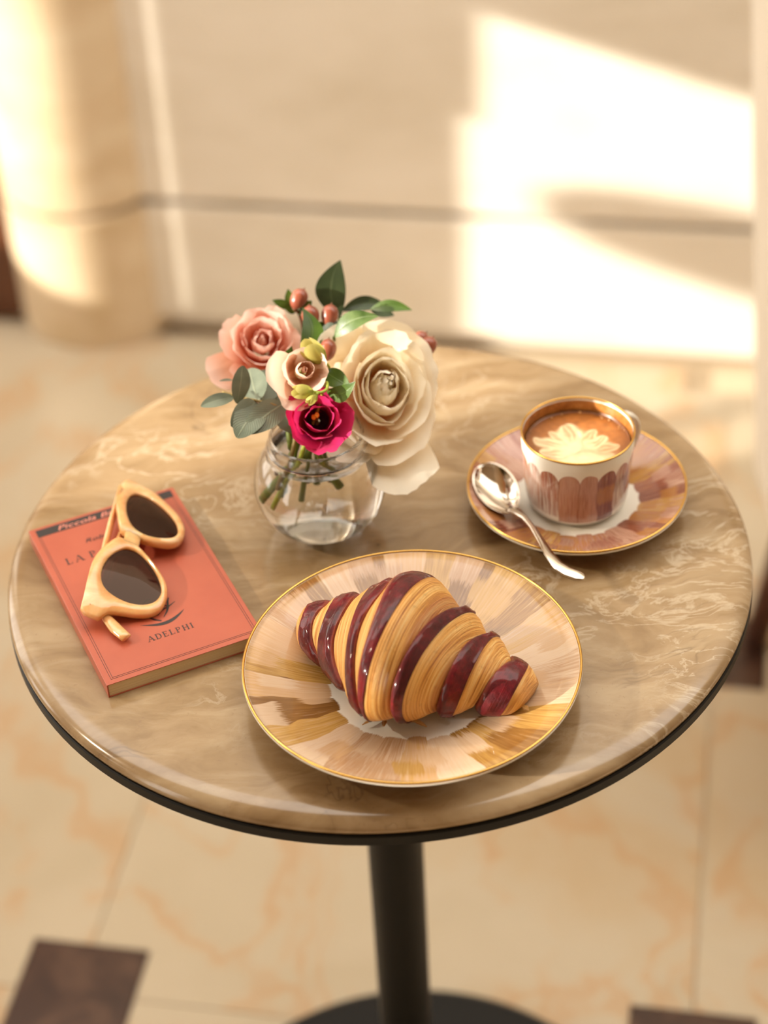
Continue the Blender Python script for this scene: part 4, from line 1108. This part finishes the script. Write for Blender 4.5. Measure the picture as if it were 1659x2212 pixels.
# eucalyptus sprig, left
eu = thing('eucalyptus_sprig', 'grey-green eucalyptus sprig with round leaves leaning out to the left', 'foliage', tuple(D(600, 880, 1.29)))
sp_ = curve([D(480, 846, 1.272), D(522, 858, 1.272), D(556, 866, 1.27), D(596, 877, 1.272), D(640, 905, 1.285), MOUTH + np.array([-.006, -.004, 0]), (VX - .024, VY - .012, .048)], 8)
MB().tube(sp_, list(np.linspace(.0005, .0016, len(sp_))), 8).build('stem', M['twig'], eu)
def EL(bx, by, tx, ty, w_, db, dt, nr=(0, 0, 0), bend=.05, shape=.8, fold=.1, side=0.0):
    b, t = D(bx, by, db), D(tx, ty, dt)
    leafm(M['euca'], eu, b, t, w_, toward(b) + np.array(nr), bend, fold, shape, side=side, pw=.58, nv=19)
EL(552, 868, 500, 922, .0155, 1.270, 1.258, (.3, 0, .2), .06, .8)
EL(560, 872, 512, 946, .0200, 1.271, 1.255, (.1, 0, .5), .08, .85)
EL(612, 872, 528, 936, .0190, 1.275, 1.258, (.2, 0, .6), .08, .85)
EL(512, 872, 524, 790, .0130, 1.270, 1.262, (.5, -.2, 0), .05, 1.15)
EL(556, 866, 538, 796, .0200, 1.276, 1.292, (-.2, 0, .2), .04, .9)
EL(566, 866, 582, 800, .0210, 1.280, 1.298, (.2, 0, .3), .04, .9)
EL(505, 858, 434, 878, .0095, 1.272, 1.262, (0, 0, .8), .07, 1.0, .25)
EL(600, 876, 600, 806, .0200, 1.287, 1.306, (.3, 0, .2), .03, .9)
EL(606, 880, 640, 935, .0180, 1.287, 1.285, (.3, 0, .5), .05, .9)
EL(504, 822, 474, 823, .0020, 1.290, 1.282, (0, 0, 1), .1, 1.0, .0)

# berries (each sprig: stem, berries, small leaves)
def berry(par, px, py, d, r_, tilt):
    c_ = D(px, py, d); B = basis(tilt, CR)
    rows = []
    for j in range(13):
        t = j / 12 * PI; rr_ = r_ * math.sin(t) ** .92 * (1 - .12 * math.cos(t)) + 1e-5; h_ = -r_ * 1.28 * math.cos(t) + (r_ * .12 if j == 12 else 0)
        rows.append([c_ + B[0] * rr_ * math.cos(a) + B[1] * rr_ * math.sin(a) + B[2] * h_ for a in np.linspace(0, 2 * PI, 20, endpoint=False)])
    MB().grid(rows, closed_u=True).build('berry', M['berry'], par)
    tp = c_ + B[2] * r_ * 1.34
    MB().tube([tp, tp + B[2] * .0012], [.0005, .0002], 6).build('berry_tip', M['brownstem'], par)
    return c_ - B[2] * r_ * 1.2, B
bs = thing('berry_sprig', 'single russet berry with small leaves at the top left of the bouquet', 'berries', tuple(D(650, 680, 1.33)))
e_, _ = berry(bs, 645, 646, 1.325, .0058, unit(CU * .9 + CR * .5))
c_ = curve([e_, D(650, 690, 1.332), D(668, 790, 1.33), MOUTH + np.array([0, .01, .004]), (VX - .02, VY + .012, .040)], 8); MB().tube(c_, .0011, 8).build('stem', M['brownstem'], bs)
for (bx, by, tx, ty, w_) in ((628, 664, 588, 648, .0062), (628, 662, 622, 624, .0066), (652, 668, 674, 650, .0070), (640, 668, 664, 672, .0075), (640, 672, 616, 668, .005)):
    leafm(M['ruscus'], bs, D(bx, by, 1.331), D(tx, ty, 1.326), w_, None, .05, .1, .85)
bs = thing('berry_sprig', 'pair of russet berries in the upper middle of the bouquet', 'berries', tuple(D(690, 710, 1.32)))
e1, _ = berry(bs, 671, 685, 1.306, .0060, unit(CU * .9 - CR * .1 - CW * .2)); e2, _ = berry(bs, 712, 682, 1.308, .0058, unit(CU * .95 + CR * .15))
e3, _ = berry(bs, 708, 756, 1.288, .0056, unit(CU * .9 + CR * .1))
nd_ = D(690, 728, 1.318)
c_ = curve([nd_, D(690, 800, 1.32), MOUTH + np.array([.002, .012, .004]), (VX - .006, VY + .016, .034)], 8); MB().tube(c_, .0013, 8).build('stem', M['brownstem'], bs)
for e_ in (e1, e2, e3): MB().tube([e_, (e_ + nd_) / 2 - CU * .001, nd_], .0009, 8).build('twig', M['stem'], bs)
for (bx, by, tx, ty, w_, d_) in ((704, 712, 690, 695, .008, 1.31), (694, 712, 736, 722, .0125, 1.302), (690, 712, 664, 714, .009, 1.31), (700, 730, 744, 704, .010, 1.315), (688, 735, 664, 740, .010, 1.318)):
    leafm(M['darkleaf' if w_ > .0121 else 'ruscus'], bs, D(bx, by, d_ + .004), D(tx, ty, d_), w_, None, .05, .1, .85)
bs = thing('berry_sprig', 'pair of russet berries peeping out right of the cream rose', 'berries', tuple(D(900, 760, 1.33)))
e1, _ = berry(bs, 906, 735, 1.325, .0053, unit(CU * .8 + CR * .7)); e2, _ = berry(bs, 924, 749, 1.318, .0056, unit(CU * .8 + CR * .45))
c_ = curve([e2, D(915, 770, 1.325), D(860, 860, 1.335), MOUTH + np.array([.016, .008, .004]), (VX + .004, VY + .014, .034)], 8); MB().tube(c_, .0011, 8).build('stem', M['brownstem'], bs)
MB().tube([e1, D(905, 765, 1.328)], .0009, 8).build('twig', M['stem'], bs)
for (bx, by, tx, ty, w_) in ((905, 760, 888, 722, .006), (916, 764, 930, 786, .005), (860, 720, 856, 706, .003)):
    leafm(M['darkleaf'], bs, D(bx, by, 1.326), D(tx, ty, 1.322), w_, None, .05, .1, .85)

# broad leaved sprigs
def sprig(label, leaves, stem_pts, name='leaf_sprig'):
    t = thing(name, label, 'foliage', tuple(stem_pts[0]))
    for (mat, bx, by, db, tx, ty, dt, w_, bend, fold, side, nr, shp) in leaves:
        b, q = D(bx, by, db), D(tx, ty, dt)
        leafm(M[mat], t, b, q, w_, toward(b) + np.array(nr), bend, fold, shp, side=side)
    c_ = curve(stem_pts, 8); MB().tube(c_, list(np.linspace(.0010, .0016, len(c_))), 8).build('stem', M['stem'], t)
    return t
sprig('tall dark green leaf sprig standing highest at the back of the bouquet', [
    ('darkleaf', 733, 688, 1.335, 735, 562, 1.330, .0210, .02, .05, -.16, (0, 0, 0), .95),
    ('darkleaf', 738, 672, 1.338, 836, 662, 1.340, .0110, .05, .2, -.10, (0, 0, .6), 1.0),
    ('darkleaf', 800, 664, 1.340, 852, 682, 1.338, .0090, .03, .1, .0, (0, 0, .4), .8),
    ('ruscus', 800, 668, 1.328, 890, 670, 1.318, .0085, .04, .2, -.08, (0, 0, .3), .9)],
    [D(734, 672, 1.336), D(728, 760, 1.338), MOUTH + np.array([.008, .014, .004]), np.array([VX - .002, VY + .018, .03])])
sprig('glossy pale-veined leaf sprig arching over the top of the cream rose', [
    ('varieg', 722, 728, 1.290, 818, 683, 1.278, .0125, .07, .12, -.13, (0, -.1, .3), .85),
    ('darkleaf', 716, 726, 1.30, 748, 690, 1.312, .009, .05, .1, 0, (0, 0, .3), .9)],
    [D(722, 728, 1.290), D(718, 780, 1.305), MOUTH + np.array([.012, .006, .004]), np.array([VX + .006, VY + .012, .034])])
sprig('bright green pointed leaf sprig between pink rose and blush flower', [
    ('ruscus', 650, 772, 1.283, 653, 664, 1.292, .0150, .05, .18, .20, (.2, 0, .1), .85),
    ('ruscus', 590, 806, 1.290, 630, 748, 1.278, .0120, .05, .25, .05, (.6, 0, .1), .9),
    ('darkleaf', 596, 838, 1.292, 618, 768, 1.286, .0120, .03, .1, -.1, (.3, 0, .1), .9)],
    [D(640, 775, 1.288), D(640, 850, 1.292), MOUTH + np.array([-.004, 0, .004]), np.array([VX - .020, VY - .002, .036])])
sprig('green curved leaf pair pointing right from beneath the blush flower', [
    ('ruscus', 700, 800, 1.272, 757, 836, 1.256, .0130, .04, .15, .03, (-.2, 0, .5), .9),
    ('ruscus', 706, 848, 1.262, 768, 824, 1.244, .0110, .03, .2, .16, (0, 0, .1), .85)],
    [D(700, 805, 1.275), D(700, 860, 1.282), MOUTH + np.array([.006, -.002, .004]), np.array([VX - .010, VY - .004, .034])])

for o in list(COL.objects):
    if o.parent is None and o.get('category'):
        n_ = o.name.split('.')[0]
        gname = {'berry_sprig': 'russet berry sprigs in the vase', 'leaf_sprig': 'leaf sprigs in the vase', 'flower_bud': 'buds in the bouquet', 'rose': 'roses in the vase', 'lisianthus': 'lisianthus flowers in the vase'}.get(n_)
        if gname: o['group'] = gname
